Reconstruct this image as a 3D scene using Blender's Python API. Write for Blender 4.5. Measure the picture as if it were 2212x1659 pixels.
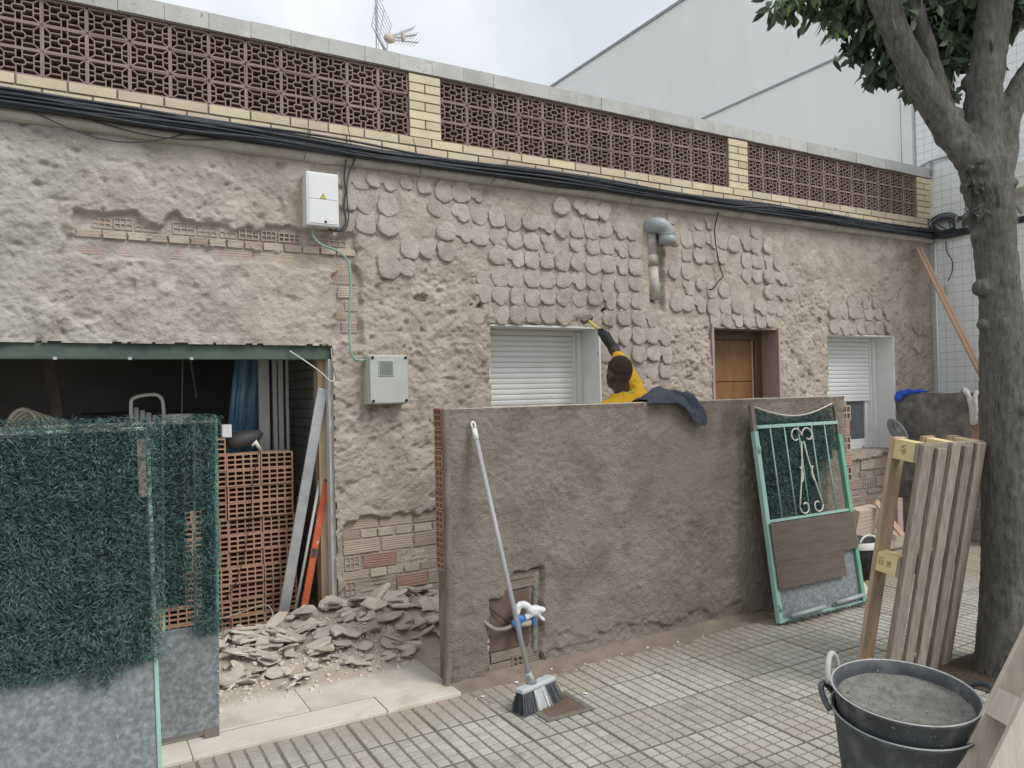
import bpy, bmesh, math, random
import numpy as np
from mathutils import Vector, Matrix, Euler

random.seed(7)
RNG = np.random.default_rng(11)
S = bpy.context.scene
COL = S.collection
for _o in list(bpy.data.objects):
    bpy.data.objects.remove(_o)
R = math.radians

# ------------------------------------------------------------------ camera
CAMH = 1.55
yaw, pitch, roll = R(60.0), R(0.6), R(-1.25)
fw = Vector((math.cos(yaw) * math.cos(pitch), math.sin(yaw) * math.cos(pitch), math.sin(pitch)))
rt = Vector((math.sin(yaw), -math.cos(yaw), 0))
up = rt.cross(fw)
cr, sr = math.cos(roll), math.sin(roll)
rt, up = rt * cr + up * sr, up * cr - rt * sr
cam = bpy.data.cameras.new('camera')
camo = bpy.data.objects.new('camera', cam)
COL.objects.link(camo)
mw = Matrix((rt, up, -fw)).transposed().to_4x4()
mw.translation = (0, 0, CAMH)
camo.matrix_world = mw
cam.sensor_width = 36
cam.lens = 1640 / 2212 * 36
cam.clip_start = 0.05
cam.clip_end = 600
S.camera = camo

# ------------------------------------------------------------------ sky and sun (overcast)
SUN_DIR = Vector((0.34, -0.62, 0.80)).normalized()      # towards the sun
W = bpy.data.worlds.new('World')
S.world = W
W.use_nodes = True
nt = W.node_tree
nt.nodes.clear()
out = nt.nodes.new('ShaderNodeOutputWorld')
bg = nt.nodes.new('ShaderNodeBackground')
sky = nt.nodes.new('ShaderNodeTexSky')
sky.sky_type = 'NISHITA'
sky.sun_disc = False
sky.sun_elevation = math.asin(SUN_DIR.z)
sky.sun_rotation = math.atan2(SUN_DIR.x, SUN_DIR.y)
sky.air_density = 1.0
sky.dust_density = 3.0
tc = nt.nodes.new('ShaderNodeTexCoord')
cn = nt.nodes.new('ShaderNodeTexNoise')
cn.inputs['Scale'].default_value = 2.6
cn.inputs['Detail'].default_value = 5
cn.inputs['Roughness'].default_value = 0.5
cramp = nt.nodes.new('ShaderNodeValToRGB')
cramp.color_ramp.elements[0].position = 0.36
cramp.color_ramp.elements[0].color = (6.6, 7.0, 7.7, 1)
cramp.color_ramp.elements[1].position = 0.66
cramp.color_ramp.elements[1].color = (10.2, 10.4, 10.6, 1)
cmix = nt.nodes.new('ShaderNodeMix')
cmix.data_type = 'RGBA'
cmix.inputs['Factor'].default_value = 0.93
nt.links.new(tc.outputs['Generated'], cn.inputs['Vector'])
nt.links.new(cn.outputs['Fac'], cramp.inputs['Fac'])
nt.links.new(sky.outputs['Color'], cmix.inputs['A'])
nt.links.new(cramp.outputs['Color'], cmix.inputs['B'])
nt.links.new(cmix.outputs['Result'], bg.inputs['Color'])
bg.inputs['Strength'].default_value = 0.076
nt.links.new(bg.outputs['Background'], out.inputs['Surface'])

sl = bpy.data.lights.new('sun', 'SUN')
sl.energy = 1.5
sl.angle = R(24)
sl.color = (1.0, 0.965, 0.92)
slo = bpy.data.objects.new('sun', sl)
COL.objects.link(slo)
slo.rotation_euler = (-SUN_DIR).to_track_quat('-Z', 'Y').to_euler()
slo.location = (0, -3, 12)

S.view_settings.view_transform = 'Standard'
S.view_settings.look = 'None'
S.view_settings.exposure = 0.58
S.view_settings.gamma = 1.0
S.view_settings.use_curve_mapping = False
S.cycles.max_bounces = 6
S.cycles.diffuse_bounces = 4

# ------------------------------------------------------------------ noise in numpy
_T = RNG.random((8, 256, 256))


def vn(x, y, s=0):
    t = _T[s % 8]
    xi = np.floor(x).astype(int)
    yi = np.floor(y).astype(int)
    fx = x - xi
    fy = y - yi
    fx = fx * fx * fx * (fx * (6 * fx - 15) + 10)
    fy = fy * fy * fy * (fy * (6 * fy - 15) + 10)
    a = t[xi & 255, yi & 255]
    b = t[(xi + 1) & 255, yi & 255]
    c = t[xi & 255, (yi + 1) & 255]
    d = t[(xi + 1) & 255, (yi + 1) & 255]
    return (a * (1 - fx) + b * fx) * (1 - fy) + (c * (1 - fx) + d * fx) * fy


def fbm(x, y, sc, oc=4, s=0, g=0.5):
    r = 0
    a = 1.0
    n = 0
    for k in range(oc):
        r = r + a * vn(x * sc + 17.3 * k, y * sc + 9.1 * k, s + k)
        n += a
        a *= g
        sc *= 2.03
    return r / n


# ------------------------------------------------------------------ materials
MATS = {}


def M(name, cols, scale=6, rough=0.85, bump=0.2, bscale=60, rand=0.0, metal=0.0, detail=6, stretch=None,
      hue=0.0, spec=0.3, bdist=0.01, speck=None, nrough=0.6, sw=.06, bump2=None):
    """procedural: noise ramp over world position, fine bump, optional per-object variation"""
    m = bpy.data.materials.new(name)
    m.use_nodes = True
    t = m.node_tree
    N = t.nodes
    L = t.links
    b = N['Principled BSDF']
    b.inputs['Roughness'].default_value = rough
    b.inputs['Metallic'].default_value = metal
    b.inputs['Specular IOR Level'].default_value = spec
    g = N.new('ShaderNodeNewGeometry')
    vec = g.outputs['Position']
    oi = N.new('ShaderNodeObjectInfo')
    mp = N.new('ShaderNodeMapping')
    L.new(vec, mp.inputs['Vector'])
    if stretch:
        mp.inputs['Scale'].default_value = stretch
    vm = N.new('ShaderNodeVectorMath')
    vm.operation = 'ADD'
    L.new(mp.outputs['Vector'], vm.inputs[0])
    L.new(oi.outputs['Random'], vm.inputs[1])
    vec2 = vm.outputs['Vector']
    n = N.new('ShaderNodeTexNoise')
    n.inputs['Scale'].default_value = scale
    n.inputs['Detail'].default_value = detail
    n.inputs['Roughness'].default_value = nrough
    L.new(vec2, n.inputs['Vector'])
    rp = N.new('ShaderNodeValToRGB')
    e = rp.color_ramp.elements
    k = len(cols)
    for i, c in enumerate(cols):
        p = 0.32 + 0.36 * i / max(1, k - 1)
        if i < 2:
            el = e[i]
            el.position = p
        else:
            el = e.new(p)
        el.color = (*c, 1)
    if k == 1:
        e[1].color = (*cols[0], 1)
    L.new(n.outputs['Fac'], rp.inputs['Fac'])
    col = rp.outputs['Color']
    sp_ = [] if not speck else (speck if isinstance(speck, list) else [(*speck, sw)])
    for (sc, thr, scol, w_) in sp_:
        n3 = N.new('ShaderNodeTexNoise')
        n3.inputs['Scale'].default_value = sc
        n3.inputs['Detail'].default_value = 4
        L.new(vec2, n3.inputs['Vector'])
        r3 = N.new('ShaderNodeValToRGB')
        r3.color_ramp.elements[0].position = thr
        r3.color_ramp.elements[1].position = thr + w_
        L.new(n3.outputs['Fac'], r3.inputs['Fac'])
        mx = N.new('ShaderNodeMix')
        mx.data_type = 'RGBA'
        L.new(r3.outputs['Color'], mx.inputs['Factor'])
        L.new(col, mx.inputs['A'])
        mx.inputs['B'].default_value = (*scol, 1)
        col = mx.outputs['Result']
    if rand or hue:
        hs = N.new('ShaderNodeHueSaturation')
        mr = N.new('ShaderNodeMapRange')
        mr.inputs['To Min'].default_value = 1 - rand
        mr.inputs['To Max'].default_value = 1 + rand
        L.new(oi.outputs['Random'], mr.inputs['Value'])
        L.new(mr.outputs['Result'], hs.inputs['Value'])
        if hue:
            ml = N.new('ShaderNodeMath')
            ml.operation = 'MULTIPLY'
            ml.inputs[1].default_value = 7.31
            fr = N.new('ShaderNodeMath')
            fr.operation = 'FRACT'
            L.new(oi.outputs['Random'], ml.inputs[0])
            L.new(ml.outputs[0], fr.inputs[0])
            mh = N.new('ShaderNodeMapRange')
            mh.inputs['To Min'].default_value = 0.5 - hue
            mh.inputs['To Max'].default_value = 0.5 + hue
            L.new(fr.outputs[0], mh.inputs['Value'])
            L.new(mh.outputs['Result'], hs.inputs['Hue'])
        L.new(col, hs.inputs['Color'])
        col = hs.outputs['Color']
    L.new(col, b.inputs['Base Color'])
    if bump:
        n2 = N.new('ShaderNodeTexNoise')
        n2.inputs['Scale'].default_value = bscale
        n2.inputs['Detail'].default_value = 5
        n2.inputs['Roughness'].default_value = 0.65
        L.new(vec2, n2.inputs['Vector'])
        bp = N.new('ShaderNodeBump')
        bp.inputs['Strength'].default_value = bump
        bp.inputs['Distance'].default_value = bdist
        L.new(n2.outputs['Fac'], bp.inputs['Height'])
        L.new(bp.outputs['Normal'], b.inputs['Normal'])
        if bump2:
            n4 = N.new('ShaderNodeTexNoise')
            n4.noise_type = 'RIDGED_MULTIFRACTAL'
            n4.inputs['Scale'].default_value = bump2[0]
            n4.inputs['Detail'].default_value = 4
            L.new(vec2, n4.inputs['Vector'])
            bq = N.new('ShaderNodeBump')
            bq.inputs['Strength'].default_value = bump2[1]
            bq.inputs['Distance'].default_value = bump2[2]
            L.new(n4.outputs['Fac'], bq.inputs['Height'])
            L.new(bp.outputs['Normal'], bq.inputs['Normal'])
            L.new(bq.outputs['Normal'], b.inputs['Normal'])
    MATS[name] = m
    return m


def mixpos(m, kind, col, lo, hi, noise=3.0, amt=0.35, mul=False):
    """dust or a colour tint over part of a surface: factor from a world axis plus noise"""
    t = m.node_tree
    N = t.nodes
    L = t.links
    b = N['Principled BSDF']
    src = b.inputs['Base Color'].links[0].from_socket
    g = N.new('ShaderNodeNewGeometry')
    sp = N.new('ShaderNodeSeparateXYZ')
    L.new(g.outputs['Position'], sp.inputs[0])
    n = N.new('ShaderNodeTexNoise')
    n.inputs['Scale'].default_value = noise
    n.inputs['Detail'].default_value = 5
    L.new(g.outputs['Position'], n.inputs['Vector'])
    ad = N.new('ShaderNodeMath')
    ad.operation = 'MULTIPLY_ADD'
    L.new(n.outputs['Fac'], ad.inputs[0])
    ad.inputs[1].default_value = amt * 2
    L.new(sp.outputs['XYZ'.index(kind)], ad.inputs[2])
    mr = N.new('ShaderNodeMapRange')
    mr.interpolation_type = 'SMOOTHSTEP'
    mr.inputs['From Min'].default_value = lo + amt
    mr.inputs['From Max'].default_value = hi + amt
    L.new(ad.outputs[0], mr.inputs['Value'])
    mx = N.new('ShaderNodeMix')
    mx.data_type = 'RGBA'
    L.new(mr.outputs['Result'], mx.inputs['Factor'])
    L.new(src, mx.inputs['A'])
    if mul:
        mm = N.new('ShaderNodeMix')
        mm.data_type = 'RGBA'
        mm.blend_type = 'MULTIPLY'
        mm.inputs['Factor'].default_value = 1
        L.new(src, mm.inputs['A'])
        mm.inputs['B'].default_value = (*col, 1)
        L.new(mm.outputs['Result'], mx.inputs['B'])
    else:
        mx.inputs['B'].default_value = (*col, 1)
    L.new(mx.outputs['Result'], b.inputs['Base Color'])


M('plaster', [(.35, .325, .295), (.43, .405, .37), (.50, .475, .435)], 5, .95, 1.0, 60, bdist=.012, speck=[(4.2, .56, (.50, .475, .44), .05), (7.5, .64, (.30, .275, .245), .10), (34, .69, (.56, .53, .48), .06)], bump2=(16, .55, .012))
mixpos(MATS['plaster'], 'X', (1.02, .94, .855), -.2, 1.6, 1.3, .8, True)
mixpos(MATS['plaster'], 'Z', (.88, .90, .92), 2.75, 3.15, 1.6, .25, True)  # plaster slightly darker and cooler towards the ledge
M('dab', [(.35, .31, .27), (.43, .385, .34), (.49, .445, .395)], 11, .95, .9, 60, rand=.07, bdist=.012, speck=(60, .68, (.6, .57, .5)))
M('core', [(.36, .31, .26), (.42, .37, .31)], 6, .95, .4, 30)
M('render', [(.25, .212, .175), (.305, .262, .22), (.355, .308, .262)], 6, .97, 1.0, 120, bdist=.02, speck=[(1.7, .50, (.35, .305, .258), .18), (3.1, .60, (.225, .188, .155), .12), (95, .66, (.40, .355, .31), .06)], bump2=(38, .5, .010))
M('dust', [(.36, .30, .24), (.47, .41, .34)], 9, .98, .6, 60, bdist=.01)
M('rubble', [(.42, .37, .305), (.52, .465, .39), (.58, .525, .45)], 12, .97, .5, 60, rand=.16, hue=.01)
M('rubble_white', [(.72, .71, .68), (.8, .79, .77)], 12, .7, .1, 60)
M('brick_orange', [(.33, .195, .13), (.41, .255, .175)], 10, .9, .2, 90, rand=.12, hue=.012)
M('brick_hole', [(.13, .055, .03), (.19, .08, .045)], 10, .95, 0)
M('brick_old', [(.39, .31, .25), (.455, .375, .31)], 14, .95, .5, 80, rand=.14, hue=.015, stretch=(1, 1, 6), bdist=.006)
M('brick_red', [(.34, .215, .16), (.41, .275, .215)], 14, .95, .4, 80, rand=.1, stretch=(1, 1, 6))
M('brick_cream', [(.46, .395, .315), (.53, .465, .375)], 14, .95, .4, 80, rand=.1)
M('brick_dirty', [(.22, .175, .135), (.29, .235, .185)], 14, .95, .5, 60, rand=.1, stretch=(1, 1, 6))
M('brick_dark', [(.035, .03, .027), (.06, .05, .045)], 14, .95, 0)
M('brick_yellow', [(.54, .455, .325), (.62, .535, .395)], 9, .8, .15, 120, rand=.14, hue=.018)
M('mortar_grey', [(.20, .175, .15), (.27, .24, .21)], 20, .95, .3, 90)
M('lattice', [(.25, .178, .16), (.315, .23, .21)], 8, .9, .2, 80, rand=.10)
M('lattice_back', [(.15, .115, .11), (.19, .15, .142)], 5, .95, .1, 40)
M('coping', [(.40, .41, .39), (.53, .54, .52)], 5, .85, .3, 50, rand=.08, speck=(14, .66, (.28, .28, .27)))
M('ledge', [(.36, .335, .30), (.50, .47, .425)], 7, .9, .5, 70)
M('cable', [(.030, .035, .042), (.058, .066, .077)], 12, .55, .05, 60, rand=.2)
M('wire_dark', [(.035, .033, .03)], 5, .6, 0)
M('wire_white', [(.62, .62, .6)], 5, .5, 0)
M('box_white', [(.66, .69, .69), (.71, .73, .73)], 4, .45, .03, 40)
M('box_grey', [(.40, .42, .40), (.47, .49, .47)], 9, .6, .05, 40)
M('window_smoke', [(.17, .19, .16), (.21, .23, .20)], 9, .25, 0)
M('sign_yellow', [(.75, .60, .06)], 5, .5, 0)
M('ink', [(.02, .02, .02)], 5, .6, 0)
M('conduit', [(.20, .34, .27), (.26, .40, .33)], 6, .5, .05, 30)
M('pvc_grey', [(.30, .33, .345), (.36, .39, .40)], 5, .4, .05, 40)
M('pipe_chalky', [(.34, .33, .31), (.55, .54, .52)], 14, .8, .2, 50)
M('paint_white', [(.70, .71, .69), (.77, .78, .76)], 4, .6, .05, 40)
M('shutter', [(.72, .74, .73), (.78, .80, .79)], 3, .45, .03, 40, rand=.02)
M('glass_dark', [(.10, .11, .12), (.15, .16, .17)], 6, .12, 0, spec=.5)
M('door_wood', [(.17, .088, .034), (.25, .135, .058)], 9, .5, .08, 60, stretch=(6, 6, .6))
M('door_dark', [(.09, .052, .03), (.13, .075, .042)], 9, .5, .08, 60, stretch=(6, 6, .6))
M('granite_pink', [(.30, .21, .20), (.50, .38, .36)], 120, .5, .05, 80, detail=2)
M('beam_green', [(.065, .092, .078), (.10, .135, .115)], 6, .7, .2, 50, speck=(11, .66, (.16, .13, .09)))
M('steel', [(.42, .44, .46), (.60, .62, .64)], 9, .45, .1, 60, metal=.6)
M('level_red', [(.50, .10, .045), (.60, .16, .08)], 9, .6, .1, 40, speck=(40, .66, (.6, .5, .45)))
M('wood_raw', [(.34, .255, .17), (.44, .34, .235)], 10, .85, .3, 40, rand=.12, stretch=(4, 4, .5))
M('wood_weathered', [(.20, .165, .13), (.28, .235, .19), (.34, .29, .24)], 10, .9, .4, 50, rand=.15, stretch=(6, 6, .45), speck=(9, .70, (.09, .065, .045)))
M('wood_block', [(.62, .50, .25), (.70, .58, .32)], 16, .9, .4, 60, rand=.1)
M('wood_pale', [(.50, .44, .36), (.62, .56, .47)], 10, .85, .3, 40, rand=.08, stretch=(3, 3, .5))
M('wood_pole', [(.52, .34, .24), (.60, .41, .30)], 12, .7, .15, 50, stretch=(3, 3, .4))
M('dark_room', [(.22, .215, .21), (.28, .27, .26)], 3, .95, .1, 20)
M('dark_thing', [(.06, .06, .063), (.10, .10, .105)], 8, .6, .05, 40)
M('profile_grey', [(.50, .50, .48), (.58, .58, .56)], 5, .5, .05, 30)
M('blue_film', [(.10, .24, .36), (.22, .40, .54)], 14, .2, .6, 14, stretch=(2, 2, .25), spec=.5)
M('rope', [(.40, .37, .31), (.50, .46, .39)], 30, .9, .4, 120)
M('plastic_pale', [(.55, .55, .53), (.62, .62, .60)], 6, .5, .05, 40)
M('sheet_grey', [(.15, .168, .178), (.22, .242, .252), (.32, .345, .355)], 48, .5, .08, 60, metal=.2, detail=5, speck=(90, .68, (.42, .44, .45)))
M('mint', [(.27, .45, .385), (.34, .52, .455)], 6, .55, .1, 40, speck=(22, .70, (.3, .3, .26)))
M('mint_deep', [(.13, .34, .235), (.17, .40, .29)], 6, .5, .1, 40)
M('iron_cream', [(.55, .52, .45), (.62, .59, .52)], 12, .6, .1, 60)
M('post_brown', [(.16, .135, .115), (.22, .185, .16)], 12, .85, .2, 50)
M('board_brown', [(.105, .083, .070), (.15, .12, .103)], 10, .7, .2, 40, stretch=(.5, 4, 6))
M('hedge_back', [(.022, .048, .044), (.035, .068, .06)], 6, .9, 0)
M('marble', [(.50, .47, .39), (.60, .57, .485), (.66, .63, .55)], 3, .75, .25, 60, speck=(4, .52, (.44, .385, .30)), sw=.2)
mixpos(MATS['marble'], 'Y', (.43, .375, .295), 3.98, 4.16, 5, .16)
M('tile_top', [(.31, .305, .265), (.385, .38, .335), (.44, .435, .39)], 11, .85, .4, 110, rand=.13, hue=.006, bdist=.006, speck=[(1.5, .46, (.37, .335, .275), .2), (6, .62, (.30, .275, .23), .1), (45, .70, (.50, .48, .44), .05)])
M('tile_blue', [(.335, .33, .30), (.405, .40, .365)], 20, .8, .2, 120, rand=.05)
M('tile_joint', [(.15, .14, .112), (.20, .19, .155)], 20, .95, .2, 80)
M('ground', [(.20, .185, .16), (.26, .24, .21)], 3, .95, .3, 60)
M('soil', [(.06, .045, .032), (.11, .085, .06)], 30, .98, 1.0, 70, bdist=.02, speck=(60, .7, (.3, .28, .24)))
M('rubber', [(.055, .060, .067), (.088, .095, .103)], 9, .65, .25, 50, speck=[(14, .52, (.15, .157, .16), .2), (60, .68, (.25, .25, .24), .05)])
M('cement', [(.20, .195, .175), (.27, .265, .238), (.33, .32, .29)], 22, .97, 1.0, 70, bdist=.018, speck=[(50, .64, (.13, .125, .112), .06)], bump2=(30, .6, .012))
M('rim_dust', [(.36, .37, .36), (.46, .47, .45)], 20, .9, .2, 60)
M('bark', [(.115, .112, .102), (.175, .171, .156), (.235, .229, .21)], 18, .95, 1.0, 80, bdist=.02, stretch=(3, 3, .6), speck=[(5, .57, (.24, .235, .215), .1), (8, .63, (.07, .066, .058), .08), (40, .68, (.30, .295, .27), .05)], bump2=(22, .5, .012))
M('leaf', [(.055, .080, .058), (.09, .122, .082), (.125, .165, .10)], 2, .5, 0, 10, spec=.4)
M('leaf_pale', [(.13, .24, .06), (.18, .30, .09)], 2, .5, 0, 10, spec=.4)
M('white_wall', [(.78, .81, .80), (.83, .855, .845), (.87, .885, .88)], .9, .9, .5, 70, detail=9, stretch=(1, 1, .35), speck=(3, .62, (.75, .775, .765)), sw=.15)
M('white_tile', [(.74, .77, .77), (.80, .82, .82)], 4, .35, .02, 40, rand=.02)
M('tile_line', [(.34, .36, .37)], 4, .8, 0)
M('roof_line', [(.33, .35, .36)], 4, .8, 0)
M('ac_cream', [(.62, .63, .55), (.67, .68, .60)], 4, .5, 0)
M('metal_antenna', [(.42, .43, .45)], 4, .4, 0, metal=.5)
M('antenna_tan', [(.55, .49, .40)], 4, .6, 0)
M('hair', [(.038, .027, .022), (.052, .037, .030)], 200, .9, .6, 220, bdist=.004)
M('skin', [(.055, .036, .028), (.080, .053, .042)], 12, .55, .1, 90)
M('shirt', [(.62, .36, .020), (.72, .43, .030)], 6, .85, .12, 60)
M('collar_green', [(.30, .58, .13)], 6, .8, 0)
M('trouser', [(.05, .055, .07), (.075, .08, .10)], 8, .9, .2, 60)
M('glove', [(.030, .032, .034), (.055, .058, .06)], 14, .85, .3, 60)
M('glove_band', [(.05, .055, .09)], 14, .85, .3, 60)
M('hammer_yellow', [(.62, .52, .12)], 6, .6, 0)
M('iron', [(.14, .13, .12), (.2, .185, .17)], 20, .6, .2, 60, metal=.5)
M('jacket', [(.040, .047, .064), (.062, .071, .095)], 7, .9, .15, 40, bdist=.01)
M('blue_cloth', [(.02, .07, .42), (.04, .12, .58)], 9, .6, .3, 30)
M('rag', [(.50, .48, .44), (.60, .585, .55)], 20, .95, .6, 60)
M('tape_blue', [(.04, .15, .45), (.10, .25, .58)], 9, .4, .2, 30)
M('tape_white', [(.62, .64, .64), (.72, .74, .74)], 9, .5, .2, 30)
M('sheath', [(.20, .16, .13), (.30, .25, .21)], 20, .8, .2, 60)
M('panel_rust', [(.115, .078, .06), (.16, .115, .09)], 9, .8, .2, 40, speck=(16, .70, (.33, .29, .26)))
M('party_wall', [(.105, .10, .09), (.19, .18, .165), (.30, .29, .27)], 6, .97, .9, 30, bdist=.02)
M('broom_grey', [(.30, .31, .32), (.36, .37, .38)], 6, .5, .05, 40)
M('broom_pale', [(.42, .45, .46), (.50, .53, .54)], 6, .6, .05, 40)
M('bristle_white', [(.58, .60, .60), (.66, .68, .68)], 30, .8, 0)
M('bristle_dark', [(.085, .092, .105), (.12, .128, .14)], 30, .8, 0)
M('handle_white', [(.70, .70, .66)], 6, .5, 0)


def hedge_mat():
    m = M('hedge', [(.036, .080, .076), (.068, .135, .128), (.14, .225, .215)], 60, .6, 0, 10, spec=.4, speck=(5, .50, (.075, .14, .145)), sw=.25)
    return m


hedge_mat()
mixpos(MATS['tile_top'], 'Y', (.34, .285, .225), 3.22, 3.62, 2.2, .30)
mixpos(MATS['tile_joint'], 'Y', (.27, .225, .18), 3.2, 3.6, 2.2, .30)
mixpos(MATS['tile_blue'], 'Y', (.34, .285, .225), 3.32, 3.62, 2.2, .30)


# ------------------------------------------------------------------ mesh builder
class MB:
    def __init__(s):
        s.v = []
        s.f = []
        s.mi = []
        s.cur = 0

    def add(s, vs, fs):
        o = len(s.v)
        s.v += [tuple(v) for v in vs]
        s.f += [tuple(i + o for i in f) for f in fs]
        s.mi += [s.cur] * len(fs)
        return s

    def box(s, x0, x1, y0, y1, z0, z1, jit=0):
        vs = [(x0, y0, z0), (x1, y0, z0), (x1, y1, z0), (x0, y1, z0), (x0, y0, z1), (x1, y0, z1), (x1, y1, z1), (x0, y1, z1)]
        if jit:
            vs = [tuple(c + random.uniform(-jit, jit) for c in v) for v in vs]
        return s.add(vs, [(0, 3, 2, 1), (4, 5, 6, 7), (0, 1, 5, 4), (1, 2, 6, 5), (2, 3, 7, 6), (3, 0, 4, 7)])

    def obox(s, c, ax, ay, az):
        """oriented box: centre and three half-axis vectors"""
        c, ax, ay, az = map(Vector, (c, ax, ay, az))
        vs = [c + i * ax + j * ay + k * az for k in (-1, 1) for j in (-1, 1) for i in (-1, 1)]
        return s.add(vs, [(0, 2, 3, 1), (4, 5, 7, 6), (0, 1, 5, 4), (1, 3, 7, 5), (3, 2, 6, 7), (2, 0, 4, 6)])

    def bar(s, a, b, w, h, ref=(0, 0, 1)):
        a, b = Vector(a), Vector(b)
        d = (b - a)
        n = d.normalized()
        r = Vector(ref)
        x = n.cross(r)
        if x.length < 1e-4:
            x = n.cross(Vector((1, 0, 0)))
        x.normalize()
        y = x.cross(n).normalized()
        return s.obox((a + b) / 2, d / 2, x * (w / 2), y * (h / 2))

    def tube(s, pts, r, n=8, cap=True):
        pts = [Vector(p) for p in pts]
        rs = r if isinstance(r, (list, tuple)) else [r] * len(pts)
        ref = Vector((0.31, 0.2, 0.93)).normalized()
        rings = []
        prev = None
        for i, p in enumerate(pts):
            d = (pts[min(i + 1, len(pts) - 1)] - pts[max(i - 1, 0)])
            if d.length < 1e-9:
                d = Vector((0, 0, 1))
            d.normalize()
            if prev is None:
                x = d.cross(ref)
                if x.length < 1e-3:
                    x = d.cross(Vector((1, 0, 0)))
            else:
                x = prev - d * prev.dot(d)
                if x.length < 1e-6:
                    x = d.cross(ref)
            x.normalize()
            prev = x
            y = d.cross(x)
            rings.append([p + (x * math.cos(2 * math.pi * k / n) + y * math.sin(2 * math.pi * k / n)) * rs[i] for k in range(n)])
        vs = [v for ring in rings for v in ring]
        fs = []
        for i in range(len(rings) - 1):
            for k in range(n):
                fs.append((i * n + k, i * n + (k + 1) % n, (i + 1) * n + (k + 1) % n, (i + 1) * n + k))
        if cap:
            fs.append(tuple(reversed(range(n))))
            fs.append(tuple((len(rings) - 1) * n + k for k in range(n)))
        return s.add(vs, fs)

    def lathe(s, prof, c=(0, 0, 0), n=24, ax=1.0, ay=1.0):
        vs = []
        for (r, z) in prof:
            for k in range(n):
                a = 2 * math.pi * k / n
                vs.append((c[0] + r * ax * math.cos(a), c[1] + r * ay * math.sin(a), c[2] + z))
        fs = []
        for i in range(len(prof) - 1):
            for k in range(n):
                fs.append((i * n + k, i * n + (k + 1) % n, (i + 1) * n + (k + 1) % n, (i + 1) * n + k))
        return s.add(vs, fs)

    def ball(s, c, r, n=12, m=8, sc=(1, 1, 1), rot=None):
        prof = [(max(1e-4, math.sin(math.pi * i / m)), -math.cos(math.pi * i / m)) for i in range(m + 1)]
        b = MB().lathe(prof, n=n)
        vs = []
        for v in b.v:
            w = Vector((v[0] * r * sc[0], v[1] * r * sc[1], v[2] * r * sc[2]))
            if rot:
                w = rot @ w
            vs.append(Vector(c) + w)
        return s.add(vs, b.f)

    def prism(s, poly, z0, z1):
        n = len(poly)
        vs = [(x, y, z0) for x, y in poly] + [(x, y, z1) for x, y in poly]
        fs = [tuple(reversed(range(n))), tuple(range(n, 2 * n))]
        fs += [(i, (i + 1) % n, n + (i + 1) % n, n + i) for i in range(n)]
        return s.add(vs, fs)

    def mesh(s, name, mats, smooth=False):
        me = bpy.data.meshes.new(name)
        me.from_pydata(s.v, [], s.f)
        if not isinstance(mats, (list, tuple)):
            mats = [mats]
        for m in mats:
            me.materials.append(MATS[m])
        if len(mats) > 1:
            me.polygons.foreach_set('material_index', s.mi)
        if smooth:
            me.polygons.foreach_set('use_smooth', [True] * len(me.polygons))
        me.update()
        return me

    def build(s, name, mats, parent=None, smooth=False, bevel=0, loc=None):
        o = bpy.data.objects.new(name, s.mesh(name, mats, smooth))
        COL.objects.link(o)
        if parent:
            o.parent = parent
            if loc is None:
                o.matrix_parent_inverse = parent.matrix_world.inverted() if False else Matrix.Translation(-parent.location)
        if loc is not None:
            o.location = loc
        if bevel:
            b = o.modifiers.new('bevel', 'BEVEL')
            b.width = bevel
            b.segments = 2
            b.limit_method = 'ANGLE'
            b.angle_limit = R(40)
        return o


def empty(name, loc):
    o = bpy.data.objects.new(name, None)
    o.location = loc
    o.empty_display_size = .1
    COL.objects.link(o)
    return o


def tag(o, label=None, cat=None, group=None, kind=None):
    if label:
        o['label'] = label
    if cat:
        o['category'] = cat
    if group:
        o['group'] = group
    if kind:
        o['kind'] = kind
    return o


def inst(name, me, parent, loc, rot=(0, 0, 0), sc=(1, 1, 1)):
    """a copy of a shared mesh; given in world coordinates, parents sit unrotated"""
    o = bpy.data.objects.new(name, me)
    COL.objects.link(o)
    if parent:
        o.parent = parent
        p = Vector(parent.location)
        q = parent.parent
        while q:
            p += Vector(q.location)
            q = q.parent
        # parent chain with inverse: keep simple, parents of pieces carry world-space meshes
        o.matrix_parent_inverse = Matrix.Translation(-Vector(parent.location)) if parent.parent is None else Matrix.Identity(4)
    o.location = loc
    o.rotation_euler = rot
    o.scale = sc
    return o


def remesh(o, vox, sm=4, disp=None):
    m = o.modifiers.new('remesh', 'REMESH')
    m.mode = 'VOXEL'
    m.voxel_size = vox
    m.use_smooth_shade = True
    if sm:
        k = o.modifiers.new('smooth', 'SMOOTH')
        k.iterations = sm
        k.factor = .5
    if disp:
        t = bpy.data.textures.new('bumps', 'CLOUDS')
        t.noise_scale = disp[1]
        t.noise_depth = 2
        d = o.modifiers.new('displace', 'DISPLACE')
        d.texture = t
        d.strength = disp[0]
        d.texture_coords = 'GLOBAL'
    return o


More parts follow.
